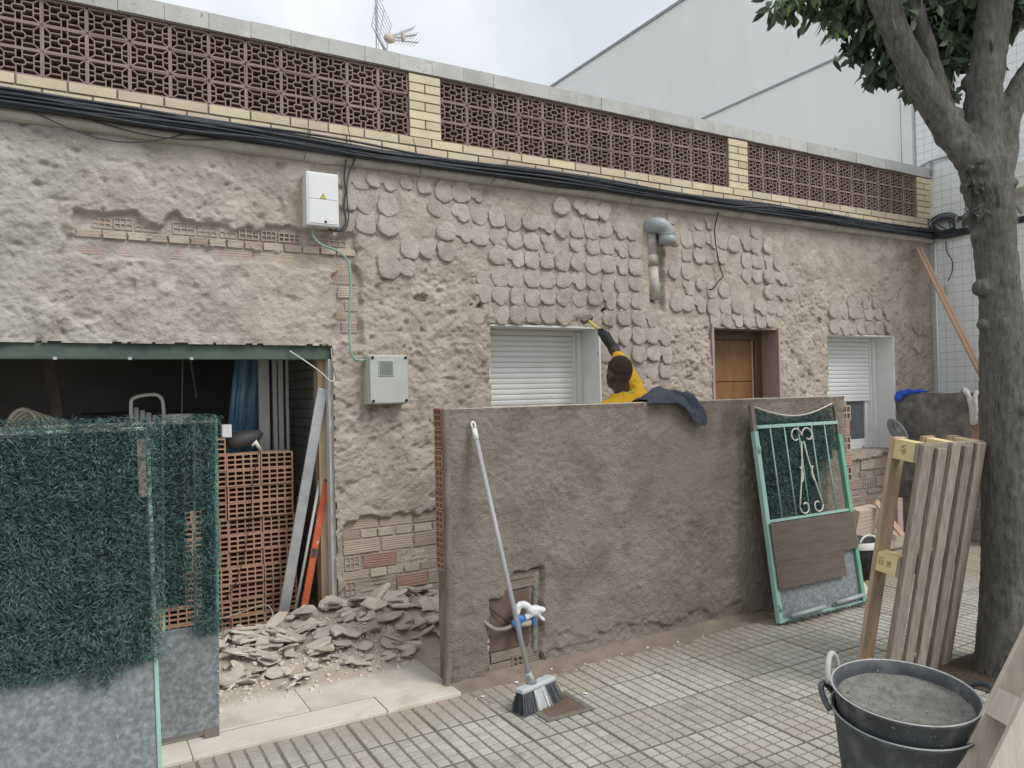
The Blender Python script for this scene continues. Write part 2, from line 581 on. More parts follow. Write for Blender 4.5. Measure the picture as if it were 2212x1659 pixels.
def npmesh(name, V, Fq, mats, parent=None, smooth=True, mi=None):
    """fast mesh from numpy quads or tris"""
    me = bpy.data.meshes.new(name)
    k = Fq.shape[1]
    me.vertices.add(len(V))
    me.vertices.foreach_set('co', np.ascontiguousarray(V, dtype=np.float32).ravel())
    me.loops.add(Fq.size)
    me.loops.foreach_set('vertex_index', np.ascontiguousarray(Fq, dtype=np.int32).ravel())
    me.polygons.add(len(Fq))
    me.polygons.foreach_set('loop_start', np.arange(0, Fq.size, k, dtype=np.int32))
    me.polygons.foreach_set('loop_total', np.full(len(Fq), k, dtype=np.int32))
    if not isinstance(mats, (list, tuple)):
        mats = [mats]
    for m in mats:
        me.materials.append(MATS[m])
    if mi is not None:
        me.polygons.foreach_set('material_index', mi.astype(np.int32))
    me.polygons.foreach_set('use_smooth', np.full(len(Fq), smooth))
    me.update(calc_edges=True)
    me.validate()
    o = bpy.data.objects.new(name, me)
    COL.objects.link(o)
    if parent:
        o.parent = parent
        if parent.parent is None:
            o.matrix_parent_inverse = Matrix.Translation(-Vector(parent.location))
    return o


def axis(lo, hi, step, snaps=()):
    pts = sorted({lo, hi, *[s for s in snaps if lo < s < hi]})
    out = [pts[0]]
    for a, b in zip(pts, pts[1:]):
        n = max(1, int(round((b - a) / step)))
        out += [a + (b - a) * (i + 1) / n for i in range(n)]
    return np.array(out)


def sheet(name, xs, zs, dispf, y0, holes, mat, parent, cut=None, sgn=-1):
    """upright rough sheet in the XZ plane at y0, pushed out towards -Y by dispf"""
    Xg, Zg = np.meshgrid(xs, zs, indexing='ij')
    D = dispf(Xg, Zg)
    V = np.stack([Xg, y0 + sgn * D, Zg], -1).reshape(-1, 3)
    nx, nz = len(xs), len(zs)
    I = np.arange(nx * nz).reshape(nx, nz)
    F = np.stack([I[:-1, :-1], I[1:, :-1], I[1:, 1:], I[:-1, 1:]], -1).reshape(-1, 4)
    cx = (Xg[:-1, :-1] + Xg[1:, 1:]).ravel() / 2
    cz = (Zg[:-1, :-1] + Zg[1:, 1:]).ravel() / 2
    keep = np.ones(len(F), bool)
    for (a, b, c, d) in holes:
        e = 0
        if cut:
            e = cut(cx, cz)
        keep &= ~((cx > a - e) & (cx < b + e) & (cz > c) & (cz < d + e))
    return npmesh(name, V, F[keep], mat, parent)


# ================================================================== SETTING: ground
gm = MB()
gm.add([(-60, -60, -.03), (80, -60, -.03), (80, 60, -.03), (-60, 60, -.03)], [(0, 1, 2, 3)])
ground = tag(gm.build('ground', 'ground'), kind='structure')

pave = MB()
pave.box(-3, 9.2, -4, 3.56, -.028, -.0065)
pave.box(4.97, 7.6, 3.56, 5.1, -.028, -.0095)
pavement = tag(pave.build('pavement', 'tile_joint'), kind='structure')

P = .33
TX0, TY0 = 1.75, 2.905


def tile_mesh(name, mat, smooth=False):
    b = MB()
    n = 5
    c = (P - .006) / n
    h = P / 2 - .003
    for i in range(n):
        for j in range(n):
            x0, y0 = -h + i * c + .0046, -h + j * c + .0046
            x1, y1 = x0 + c - .0092, y0 + c - .0092
            d = .0025 if not smooth else .0015
            z = 0 if not smooth else -.0008
            b.add([(x0, y0, -.0045), (x1, y0, -.0045), (x1, y1, -.0045), (x0, y1, -.0045),
                   (x0 + d, y0 + d, z), (x1 - d, y0 + d, z), (x1 - d, y1 - d, z), (x0 + d, y1 - d, z)],
                  [(4, 5, 6, 7), (0, 1, 5, 4), (1, 2, 6, 5), (2, 3, 7, 6), (3, 0, 4, 7)])
    b.cur = 1
    b.add([(-h, -h, -.0040), (h, -h, -.0040), (h, h, -.0040), (-h, h, -.0040), (-h, -h, -.03), (h, -h, -.03), (h, h, -.03), (-h, h, -.03)],
          [(0, 1, 2, 3), (0, 4, 5, 1), (1, 5, 6, 2), (2, 6, 7, 3), (3, 7, 4, 0)])
    return b.mesh(name, [mat, 'tile_joint'])


TM = tile_mesh('paving_tile', 'tile_top')
TMB = tile_mesh('paving_tile_smooth', 'tile_blue', True)
HATCH = (1.845, 2.165, 3.04, 3.34)


ntile = 0
rest = []
for i in range(-14, 22):
    for j in range(-16, 7):
        cx, cy = TX0 + (i + .5) * P, TY0 + (j + .5) * P * .985
        if cy > 3.52 and cx < 4.98:
            continue
        if cy > 3.5 and cx > 7.5 or cy > 4.9:
            continue
        blue = (i, j) in ((0, 0), (0, 1), (1, 0), (0, -3), (-1, -3), (3, -3), (4, -3))
        if cy > .45 * cx - .75 and cy < 4.2 + .0 * cx and cy > 1.0 - .2 * cx and ntile < 300 and cx > -.3:
            o = inst('paving_tile', TMB if blue else TM, pavement, (cx, cy, random.uniform(-.0015, .0012)),
                     (random.uniform(-.003, .003), random.uniform(-.003, .003), random.uniform(-.004, .004)), (1, .985, 1))
            ntile += 1
        else:
            rest.append((cx, cy))

# the paving beyond, too far off or out of view to pick apart: one mesh
tv = np.array([v.co for v in TM.vertices])
tq = [(list(f.vertices), f.material_index) for f in TM.polygons]
tf = np.array([q for q, m_ in tq])
tmi = np.array([m_ for q, m_ in tq])
RV = np.concatenate([tv * np.array([1, .985, 1]) + np.array([x_, y_, 0]) for x_, y_ in rest])
RF = np.concatenate([tf + len(tv) * k_ for k_ in range(len(rest))])
o = npmesh('paving_tiles', RV, RF, ['tile_top', 'tile_joint'], None, False, np.tile(tmi, len(rest)))
o.parent = pavement
o['kind'] = 'stuff'

# ------------------------------------------------------------------ inspection cover set into the pavement
hc = empty('inspection_cover', (2.0, 3.19, 0))
tag(hc, 'dirty square inspection cover sunk in the pavement under the broom', 'cover')
b = MB()
x0, x1, y0, y1 = 1.90, 2.17, 3.02, 3.28
for (a, c, d, e) in ((x0, x1, y0, y0 + .03), (x0, x1, y1 - .03, y1), (x0, x0 + .03, y0 + .03, y1 - .03), (x1 - .03, x1, y0 + .03, y1 - .03)):
    b.box(a, c, d, e, .0025, .006)
b.build('frame', 'tile_joint', hc)
MB().box(x0 + .03, x1 - .03, y0 + .03, y1 - .03, -.002, .0045, .001).build('slab', 'panel_rust', hc)

# ------------------------------------------------------------------ marble threshold slabs
th = MB()
th.box(-2.2, 1.69, 3.535, 5.0, -.025, .012)
threshold = tag(th.build('threshold', 'mortar_grey'), kind='structure')
xx = [-2.2, -1.35, -.45, .42, 1.30, 1.70]
for a, c in zip(xx, xx[1:]):
    MB().box(a + .002, c - .002, 3.53, 3.725, -.02, .016 + random.uniform(-.002, .002)).build('slab', 'marble', threshold, bevel=.003)
xx = [-2.2, -1.0, .08, .98, 1.70]
for a, c in zip(xx, xx[1:]):
    MB().box(a + .002, c - .002, 3.735, 4.35, -.02, .017 + random.uniform(-.002, .002)).build('slab', 'marble', threshold, bevel=.004)

# ================================================================== HOUSE
house = empty('house', (3.0, 5.0, 0))
tag(house, 'single storey house with stripped plaster front and yellow brick parapet', 'house')
GAR = (-1.7, 1.50, -.1, 1.885)
WIN1 = (2.70, 3.70, .95, 2.06)
DOOR = (4.955, 5.825, -.1, 2.10)
WIN2 = (6.53, 7.585, .86, 2.06)
HOLES = [GAR, WIN1, DOOR, WIN2]
XS = axis(-1.8, 8.30, .0095, [h for H in HOLES for h in H[:2]])
ZS = axis(0, 3.105, .0095, [h for H in HOLES for h in H[2:]])


def patch(Xg, Zg, x0, x1, z0, z1, rag=.045, seed=0):
    n = (fbm(Xg, Zg, 7, 3, seed) - .5) * 2 * rag * 1.6
    d = np.minimum(np.minimum(Xg - x0, x1 - Xg), np.minimum(Zg - z0, z1 - Zg)) + n
    return np.clip(d / .018, 0, 1)


PATCHES = [(.02, 1.68, 2.48, 2.645), (-.05, 1.66, 2.385, 2.53), (1.50, 1.72, 1.90, 2.62), (1.50, 2.5, -.1, .735), (6.55, 7.62, .2, .80)]


def facade_disp(Xg, Zg):
    w = (fbm(Xg, Zg, 4, 3, 1) - .5) * .16
    big = (fbm(Xg, Zg, 1.8, 3, 0) - .5) * .030
    a = fbm(Xg + w, Zg * 1.2 + w, 8, 4, 2, .6)
    t = a * 9.0
    fr = t - np.floor(t)
    terr = (np.floor(t) + np.clip(fr / .22, 0, 1)) / 9.0            # flaked layers with crisp edges
    c = fbm(Xg * 1.1 - w, Zg + w, 19, 3, 6, .6)
    rid = 1 - np.abs(2 * c - 1)
    b = fbm(Xg * 1.2 + w, Zg + w * .5, 42, 2, 5, .6)
    gouge = -np.clip(fbm(Xg + w, Zg, 17, 2, 4) - .66, 0, 1) * .10
    amp = .36 + .80 * np.clip(fbm(Xg, Zg, 1.0, 2, 6) * 1.8 - .4, 0, 1)
    smoothzone = np.clip((Xg - 2.55) / .3, 0, 1) * np.clip((Zg - 2.08) / .1, 0, 1) * np.clip((6.1 - Xg) / .3, 0, 1)
    amp = amp * (1 - .60 * smoothzone)
    D = .010 + big * (1 - .5 * smoothzone) + amp * (.038 * (terr - .5) + .013 * (rid - .6) + .011 * (b - .5) + gouge)
    pm = 0
    for k, p in enumerate(PATCHES):
        pm = np.maximum(pm, patch(Xg, Zg, *p, seed=k))
    D = D * (1 - .75 * pm) - .030 * pm
    # three knocked-through holes
    for (hx, hz, hr, sq) in ((2.155, 2.235, .05, .6), (2.625, 2.20, .028, 1), (3.79, 2.19, .05, .9), (2.55, 2.2, .012, 1), (6.42, 2.185, .035, 1)):
        r = np.sqrt((Xg - hx) ** 2 + ((Zg - hz) / sq) ** 2) + (b - .5) * .03
        D = D - .07 * np.clip((hr - r) / .014, 0, 1)
    # chase for the vent pipe
    ch = np.clip((.055 - np.abs(Xg - 4.305 + (b - .5) * .03)) / .02, 0, 1) * np.clip((Zg - 2.28) / .03, 0, 1) * np.clip((2.96 - Zg) / .03, 0, 1)
    D = D - .05 * ch
    ch = np.clip((.045 - np.abs(Xg - 4.385 + (a - .5) * .05)) / .02, 0, 1) * np.clip((Zg - 2.20) / .03, 0, 1) * np.clip((2.75 - Zg) / .03, 0, 1)
    D = D - .045 * ch
    return D


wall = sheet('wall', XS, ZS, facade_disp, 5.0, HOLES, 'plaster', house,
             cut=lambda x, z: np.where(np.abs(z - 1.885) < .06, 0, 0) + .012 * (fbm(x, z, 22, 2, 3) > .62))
# solid wall behind the plaster, in pieces round the openings
b = MB()
ye0, ye1 = 5.045, 5.26
for (a, c, d, e) in ((1.50, 2.70, 0, 3.1), (3.70, 4.955, 0, 3.1), (5.825, 6.53, 0, 3.1), (7.585, 8.29, 0, 3.1), (-1.8, 1.50, 1.885, 3.1),
                     (2.70, 3.70, 2.06, 3.1), (4.955, 5.825, 2.10, 3.1), (6.53, 7.585, 2.06, 3.1), (2.70, 3.70, 0, .95), (6.53, 7.585, 0, .86)):
    b.box(a, c, ye0, ye1, d, e)
b.build('masonry', 'core', house)
# roof slab and the rest of the shell
b = MB()
b.box(-3.0, 8.29, 5.27, 10, 3.0, 3.2)
b.box(-3.0, 8.29, 9.8, 10, 0, 3.0)
b.box(-3.0, -1.8, 5.0, 5.26, 0, 3.1)
b.box(8.1, 8.29, 5.27, 9.8, 0, 3.0)
b.build('shell', 'core', house)
b = MB()
b.box(-3.0, -2.9, 5.27, 9.0, 0, 2.9)
b.box(-3.0, 1.72, 8.0, 8.1, 0, 2.9)
b.box(1.62, 1.72, 5.27, 8.0, 0, 2.9)
b.box(-2.9, 1.62, 5.27, 8.0, 2.42, 2.5)
b.build('garage_lining', 'dark_room', house)
b = MB()
b.box(-2.9, 1.62, 4.99, 8.0, -.02, .006)
b.build('garage_floor', 'dust', house)

# --- mortar dabs left by the old tiles
DABS = [(1.61,3.02),(1.72,3.03),(1.81,3.03,0.7),(1.91,3.04),(2.05,3.04,0.6),(2.19,3.04,0.8),(2.34,3.01),(2.48,3.02),(2.61,3.01,0.7),(1.62,2.88),(1.76,2.87,1.1),(1.91,2.87,1.1),(2.27,2.88,0.8),(2.47,2.87),(2.63,2.87),(2.78,2.87),(2.92,2.85),(3.07,2.86),(3.21,2.85),(1.6,2.73),(1.76,2.74,1.1),(1.91,2.73,1.1),(2.35,2.72),(2.49,2.73),(2.63,2.72),(2.78,2.73),(2.93,2.71),(3.08,2.71),(3.23,2.71),(2.07,2.58),(2.21,2.59,1.1),(2.35,2.58),(2.78,2.58),(2.93,2.58),(3.08,2.57),(3.22,2.58),(1.91,2.44,1.1),(2.04,2.44,0.8),(2.64,2.43),(2.79,2.42),(2.93,2.42),(3.08,2.43),(3.22,2.42),(2.64,2.29),(2.79,2.28),(2.94,2.28),(3.08,2.28),(3.22,2.29),(2.79,2.14),(2.93,2.14),(3.08,2.15),(3.22,2.15),(3.36,3.01),(3.54,3.02,0.8),(3.66,3.01),(3.79,3.01),(4.51,3.03,0.7),(4.83,3.02),(4.95,3.03,0.8),(3.37,2.84),(3.51,2.85),(3.65,2.85),(3.79,2.87),(3.94,2.87),(4.07,2.87),(4.53,2.87),(4.68,2.86),(4.83,2.87),(4.98,2.87),(5.12,2.88),(3.51,2.73),(3.66,2.72),(3.81,2.73),(3.95,2.72),(4.1,2.72),(4.68,2.73),(4.83,2.73),(4.96,2.73),(5.09,2.75),(3.36,2.57),(3.51,2.58),(3.66,2.57),(3.81,2.58),(3.95,2.58),(4.1,2.58),(4.53,2.57),(4.68,2.58),(3.37,2.43),(3.51,2.43),(3.66,2.44),(3.81,2.42),(3.95,2.42),(4.09,2.44),(4.69,2.44),(4.83,2.47,0.7),(3.37,2.29),(3.52,2.29),(3.67,2.3),(3.81,2.29),(3.96,2.29),(4.11,2.29),(4.54,2.29),(4.67,2.29),(4.82,2.29),(3.37,2.15),(3.81,2.14),(3.96,2.15),(4.11,2.15),(4.25,2.15),(3.84,2.01),(3.97,1.99),(4.11,2.0),(4.25,2.0),(4.38,1.99),(3.77,1.85),(3.96,1.85),(4.11,1.85),(4.27,1.85),(4.4,1.84),(4.26,1.7),(4.4,1.71),(5.55,3.0),(5.26,2.86),(5.41,2.88),(5.55,2.87),(5.71,2.88),(5.42,2.72),(5.56,2.73),(5.71,2.73),(5.85,2.73),(5.43,2.59),(5.55,2.59),(5.71,2.59),(5.86,2.59),(5.99,2.58),(4.98,2.42),(5.12,2.43),(5.71,2.44),(5.86,2.44),(5.99,2.45),(4.98,2.27),(5.14,2.28),(5.28,2.29),(5.57,2.29),(5.72,2.3),(5.86,2.29),(5.0,2.16),(5.14,2.16),(5.28,2.17),(5.42,2.17),(5.58,2.17),(5.7,2.18),(6.62,2.29),(6.77,2.28),(6.92,2.29),(7.06,2.3),(7.2,2.29),(7.35,2.29),(7.49,2.29),(6.91,2.39,0.8),(7.16,2.39,0.8),(7.32,2.4,0.8),(6.63,2.14),(6.78,2.13),(6.91,2.13),(7.07,2.14),(7.21,2.14),(7.36,2.14),(7.5,2.16),(8.04,2.16),(8.03,1.96)]


def dab_mesh(k):
    rng = np.random.default_rng(100 + k)
    n = 34
    b = MB()
    ph = rng.random(4) * 6.28
    cutn = rng.random() * 6.28

    def rad(a):
        r = .0745 * (1 + .05 * math.sin(2 * a + ph[0]) + .04 * math.sin(3 * a + ph[1]) + .035 * math.sin(5 * a + ph[2]) + .022 * math.sin(9 * a + ph[3]))
        if k % 3 == 0:
            r *= 1 - .38 * max(0, math.cos(a - cutn)) ** 4
        return r
    rr = [rad(2 * math.pi * i / n) * (1 + rng.normal() * .018) for i in range(n)]
    face_y = [-.0125 + rng.normal() * .0022 for i in range(n)]

    def ring(sc, y, jit=.0, ys=None):
        o = len(b.v)
        for i in range(n):
            a = 2 * math.pi * i / n
            r = rr[i] * sc
            b.v.append((r * math.cos(a), (ys[i] if ys else y) + rng.normal() * jit, r * math.sin(a) * 1.02))
        return o

    def band(o1, o2):
        for i in range(n):
            b.f.append((o1 + i, o1 + (i + 1) % n, o2 + (i + 1) % n, o2 + i))
    s0, s1 = ring(1.07, .012), ring(1.0, 0, 0, face_y)
    band(s0, s1)
    f0, f1, f2_, f3_ = ring(1.0, 0, 0, face_y), ring(.93, -.0145, .0012), ring(.6, -.0150, .0012), ring(.28, -.0148, .0012)
    band(f0, f1)
    band(f1, f2_)
    band(f2_, f3_)
    b.v.append((0, -.0145, 0))
    for i in range(n):
        b.f.append((f3_ + i, f3_ + (i + 1) % n, len(b.v) - 1))
    b.mi = [0] * len(b.f)
    return b.mesh('mortar_dab', 'dab', True)


DM = [dab_mesh(k) for k in range(12)]
dx = np.array([d[0] for d in DABS])
dz = np.array([d[1] for d in DABS])
dD = facade_disp(dx.reshape(-1, 1), dz.reshape(-1, 1)).ravel()
for i, d in enumerate(DABS):
    s = d[2] if len(d) > 2 else 1.0
    s *= random.uniform(.94, 1.06)
    yy = 5.0 - max(.0, min(.02, dD[i])) - random.uniform(-.002, .004)
    inst('mortar_dab', DM[(i * 7 + i // 5) % 12], wall, (d[0], yy - .001, d[1]), (-0.085 + random.uniform(-.05, .04), random.uniform(-.5, .5), random.uniform(-.05, .05)), (s, random.uniform(.5, 1.15), s * random.uniform(.96, 1.05)))


# --- bricks showing where the plaster is gone
def ribbed_brick(w, h, d=.03, chip=0):
    b = MB()
    n = 6
    zs = [-h / 2 + h * i / (2 * n) for i in range(2 * n + 1)]
    prof = []
    for i, z in enumerate(zs):
        y = -.0022 if i % 2 else 0
        prof.append((y, z))
    vs, fs = [], []
    for x in (-w / 2, w / 2):
        for y, z in prof:
            vs.append((x + random.uniform(-.004, .004), y + random.uniform(-.001, .001), z))
    m = len(prof)
    for i in range(m - 1):
        fs.append((i, m + i, m + i + 1, i + 1))
    o = len(vs)
    vs += [(-w / 2, d, -h / 2), (w / 2, d, -h / 2), (w / 2, d, h / 2), (-w / 2, d, h / 2)]
    fs += [(0, o, o + 1, m), (m - 1, 2 * m - 1, o + 2, o + 3)]
    fs += [tuple([i for i in range(m - 1, -1, -1)] + [o, o + 3][::1])] if False else [(0, m - 1, o + 3, o), (m, o + 1, o + 2, 2 * m - 1)]
    b.add(vs, fs)
    return b


def hole_brick(w, h, nx, nz, d=.05, wall_t=.008, dep=.045, mats=('brick_orange', 'brick_hole'), length=None, jit=.0):
    """front face with real recessed cells; front at y=0, back at y=d"""
    b = MB()
    xs = [-w / 2]
    cw = (w - wall_t * (nx + 1)) / nx
    chh = (h - wall_t * (nz + 1)) / nz
    X = [-w / 2]
    for i in range(nx):
        X += [X[-1] + wall_t, X[-1] + wall_t + cw]
    X.append(w / 2)
    Z = [-h / 2]
    for i in range(nz):
        Z += [Z[-1] + wall_t, Z[-1] + wall_t + chh]
    Z.append(h / 2)
    vs = [(x, 0, z) for x in X for z in Z]
    m = len(Z)
    b.v = vs
    for i in range(len(X) - 1):
        for j in range(len(Z) - 1):
            q = (i * m + j, (i + 1) * m + j, (i + 1) * m + j + 1, i * m + j + 1)
            if i % 2 == 1 and j % 2 == 1:
                o = len(b.v)
                b.v += [(b.v[k][0], dep, b.v[k][2]) for k in q]
                for k in range(4):
                    b.f.append((q[k], q[(k + 1) % 4], o + (k + 1) % 4, o + k))
                    b.mi.append(0)
                b.f.append((o, o + 1, o + 2, o + 3))
                b.mi.append(1)
            else:
                b.f.append(q)
                b.mi.append(0)
    b.v = [tuple(v) for v in b.v]
    b.cur = 0
    D = length or d
    vs = [(-w / 2, 0, -h / 2), (w / 2, 0, -h / 2), (w / 2, 0, h / 2), (-w / 2, 0, h / 2), (-w / 2, D, -h / 2), (w / 2, D, -h / 2), (w / 2, D, h / 2), (-w / 2, D, h / 2)]
    b.add(vs, [(0, 4, 5, 1), (1, 5, 6, 2), (2, 6, 7, 3), (3, 7, 4, 0), (4, 7, 6, 5)])
    return b


def bx(z):
    return 1.55 + (z - 180) / 1330 * .70


def wallbrick(x0, x1, z0, z1, mat, kind='rib', y=5.022):
    w, h = x1 - x0 - .008, z1 - z0 - .008
    if kind == 'hole':
        nb = hole_brick(w, h, max(2, int(round(w / .038))), 2, wall_t=.007, dep=.035, mats=None)
        me = nb.mesh('brick', ['brick_old', 'brick_dark'])
    else:
        me = ribbed_brick(w, h).mesh('brick', mat)
    return inst('brick', me, wall, ((x0 + x1) / 2, y + random.uniform(-.005, .004), (z0 + z1) / 2), (random.uniform(-.01, .01), random.uniform(-.012, .012), random.uniform(-.012, .012)))


rows = [(.635, .735, [(210, 670, 'brick_old'), (690, 1150, 'brick_old'), (1160, 1530, 'brick_old')]),
        (.572, .632, [(180, 425, 'brick_old'), (430, 655, 'brick_cream'), (662, 885, 'brick_cream'), (915, 1155, 'brick_cream'), (1165, 1440, 'brick_cream'), (1450, 1640, 'brick_old')]),
        (.468, .568, [(190, 690, 'brick_old'), (705, 1155, 'brick_old'), (1165, 1560, 'brick_old')]),
        (.362, .462, [(205, 415, 'hole'), (450, 915, 'brick_red'), (1365, 1600, 'brick_old')]),
        (.298, .358, [(175, 535, 'brick_old'), (545, 778, 'brick_cream'), (785, 1012, 'brick_cream'), (1025, 1250, 'brick_cream'), (1258, 1480, 'brick_old'), (1490, 1700, 'brick_cream')]),
        (.190, .292, [(205, 360, 'hole'), (905, 1355, 'brick_red'), (1362, 1600, 'brick_old')]),
        (.085, .185, [(190, 420, 'brick_old'), (715, 1210, 'brick_old'), (1220, 1640, 'brick_old')])]
for z0, z1, L_ in rows:
    for a, c, m in L_:
        wallbrick(bx(a), bx(c), z0, z1, m if m != 'hole' else 'brick_old', 'hole' if m == 'hole' else 'rib')
# broken shells in the two empty places
for (a, c, z) in ((920, 1360, .41), (410, 895, .24), (430, 680, .135)):
    me = MB().box(-.5, .5, 0, .012, -.5, .5).mesh('brick_shelf', 'brick_red')
    for dz_ in (-.032, .002, .034):
        inst('brick', ribbed_brick(bx(c) - bx(a) - .01, .008).mesh('brick', 'brick_red'), wall, ((bx(a) + bx(c)) / 2, 5.03 + random.uniform(-.004, .004), z + dz_), (0, random.uniform(-.03, .03), 0))
# upper band over the garage: broken cell ends, half bricks, long flat bricks
x = .10
while x < 1.60:
    w = random.uniform(.10, .16)
    wallbrick(x, min(x + w, 1.62), 2.555, 2.635 + random.uniform(-.012, .008), 'brick_old', 'hole', 5.018)
    x += w + random.choice((.004, .004, .05))
x = .02
while x < 1.60:
    w = random.uniform(.10, .14)
    wallbrick(x, x + w, 2.497, 2.55, random.choice(('brick_cream', 'brick_old', 'brick_cream')), y=5.012)
    x += w + .004
x = -.02
while x < 1.40:
    w = random.uniform(.24, .28)
    wallbrick(x, x + w, 2.40, 2.492, 'brick_old', y=5.028)
    x += w + .003
for (a, c, d, e, m) in ((1.53, 1.68, 2.30, 2.38, 'brick_old'), (1.60, 1.70, 2.12, 2.20, 'brick_old'), (1.55, 1.66, 2.21, 2.29, 'brick_cream'), (1.57, 1.69, 1.97, 2.05, 'brick_old'), (1.52, 1.62, 2.06, 2.11, 'brick_old')):
    wallbrick(a, c, d, e, m)
# patch under the far window
for r_, (z0, z1) in enumerate(((.66, .78), (.59, .65), (.47, .58), (.41, .46), (.30, .40), (.22, .29))):
    x = 6.56 + .1 * (r_ % 2)
    while x < 7.55:
        w = .24 if (z1 - z0) > .08 else .12
        if random.random() < .85:
            wallbrick(x, min(x + w, 7.6), z0, z1, random.choice(('brick_old', 'brick_old', 'brick_cream')), 'hole' if random.random() < .22 else 'rib', 5.015)
        x += w

# --- concrete ledge under the parapet
b = MB()
prof = [(5.05, 3.10), (4.965, 3.102), (4.945, 3.115), (4.938, 3.135), (4.943, 3.155), (4.965, 3.168), (5.05, 3.172)]
nx = 240
for i in range(nx + 1):
    X = -1.8 + 10.12 * i / nx
    for (y, z) in prof:
        b.v.append((X, y + .006 * (float(vn(np.array([X * 4.]), np.array([z * 30]))[0]) - .5), z + .010 * (float(vn(np.array([X * 2.]), np.array([y * 40]), 3)[0]) - .5)))
m = len(prof)
for i in range(nx):
    for j in range(m - 1):
        b.f.append((i * m + j, (i + 1) * m + j, (i + 1) * m + j + 1, i * m + j + 1))
b.mi = [0] * len(b.f)
b.build('ledge', 'ledge', house, smooth=True)

# --- parapet: yellow bricks, lattice blocks, coping
par = MB()
par.box(-1.8, 8.34, 4.985, 5.12, 3.172, 3.372)
par.box(-1.8, 8.34, 5.13, 5.2, 3.172, 3.83)
par.cur = 1
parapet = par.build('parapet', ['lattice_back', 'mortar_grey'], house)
bed = MB().box(-1.8, 8.337, 4.972, 4.983, 3.174, 3.370).build('mortar_bed', 'mortar_grey', parapet)


def yellow(w, h=.055, dep=.11):
    return MB().box(-w / 2, w / 2, 0, dep, -h / 2, h / 2).mesh('brick', 'brick_yellow')


YB = {w: yellow(w) for w in (.238, .112)}
for me in YB.values():
    pass
PITCH = .25
k = 0
for row, z in enumerate((3.206, 3.273, 3.340)):
    x = -1.75 + (.125 if row % 2 else 0)
    while x < 8.30:
        w = .238
        if x + w > 8.34:
            w = .112
        if x + w > 8.345:
            break
        inst('brick', YB[w], parapet, (x + w / 2, 4.962 + random.uniform(-.002, .002), z), (random.uniform(-.006, .006), random.uniform(-.004, .004), random.uniform(-.006, .006)))
        x += w + .012
PIERS = [(2.077, 2.322), (5.195, 5.443), (8.06, 8.34)]
for (a, c) in PIERS:
    MB().box(a + .003, c - .003, 4.974, 5.13, 3.372, 3.828).build('pier_core', 'mortar_grey', parapet)
    nrow = 7
    for r_ in range(nrow):
        z = 3.402 + r_ * .0648
        if r_ % 2 == 0:
            inst('brick', YB[.238], parapet, ((a + c) / 2, 4.962 + random.uniform(-.002, .002), z), (0, random.uniform(-.004, .004), 0), ((c - a) / .245, 1, 1))
        else:
            q = (c - a) / 4
            for t in (a + q, c - q):
                inst('brick', YB[.112], parapet, (t, 4.962 + random.uniform(-.002, .002), z), (0, random.uniform(-.005, .005), 0), ((c - a) / .245, 1, 1))


def lattice_mesh():
    b = MB()
    W2, H2 = .2205 / 2, .1488 / 2
    T = .0068
    y0, y1 = 0, .055

    def seg(u0, v0, u1, v1, t=T, ya=y0):
        a = Vector((u0 * W2, 0, v0 * H2))
        c = Vector((u1 * W2, 0, v1 * H2))
        d = (c - a)
        n = Vector((-d.z, 0, d.x)).normalized() * t / 2
        vs = []
        for y in (ya, y1):
            vs += [(a.x - n.x, y, a.z - n.z), (c.x - n.x, y, c.z - n.z), (c.x + n.x, y, c.z + n.z), (a.x + n.x, y, a.z + n.z)]
        b.add(vs, [(0, 1, 2, 3), (0, 4, 5, 1), (1, 5, 6, 2), (2, 6, 7, 3), (3, 7, 4, 0)])
    F = .0100
    seg(-1, -.95, 1, -.95, F, -.002)
    seg(-1, .95, 1, .95, F, -.002)
    seg(-.955, -1, -.955, 1, F, -.002)
    seg(.955, -1, .955, 1, F, -.002)
    for s in (-1, 1):
        seg(s * .64, -.55, s * .64, .55)
        for t in (-1, 1):
            seg(s * .93, t * .92, s * .64, t * .55)
            seg(s * .64, t * .55, s * .14, t * .55)
            seg(s * .14, t * .95, s * .14, t * .26)
            seg(s * .93, t * .19, s * .64, t * .19)
            seg(s * .14, t * .26, s * .28, t * .16)
            seg(s * .28, t * .16, s * .28, 0)
        seg(s * .28, 0, s * .64, 0)
    seg(-.14, .24, .14, .24)
    seg(-.14, -.24, .14, -.24)
    return b.mesh('lattice_block', 'lattice')


LM = lattice_mesh()
for (a, c, n) in ((2.077 - .2205 * 13, 2.077, 13), (2.322, 5.195, 13), (5.443, 8.06, 12)):
    w = (c - a) / n
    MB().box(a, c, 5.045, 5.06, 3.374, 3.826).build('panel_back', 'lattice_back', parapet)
    for i in range(n):
        for r_ in range(3):
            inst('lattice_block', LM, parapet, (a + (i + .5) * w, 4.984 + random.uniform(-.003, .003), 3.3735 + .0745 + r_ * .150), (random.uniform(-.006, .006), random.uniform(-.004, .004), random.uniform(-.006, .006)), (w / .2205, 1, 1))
cm = MB().box(-.124, .124, -.075, .16, 0, .104)
CPM = cm.mesh('coping_slab', 'coping')
x = -1.75
while x < 8.3:
    o = inst('coping_slab', CPM, parapet, (x + .125, 5.03 + random.uniform(-.003, .003), 3.834 + random.uniform(-.002, .002)), (random.uniform(-.006, .006), random.uniform(-.005, .005), random.uniform(-.006, .006)))
    x += .2505
b = MB()
b.box(-1.8, 8.335, 4.965, 5.19, 3.827, 3.836)
b.build('coping_bed', 'mortar_grey', parapet)


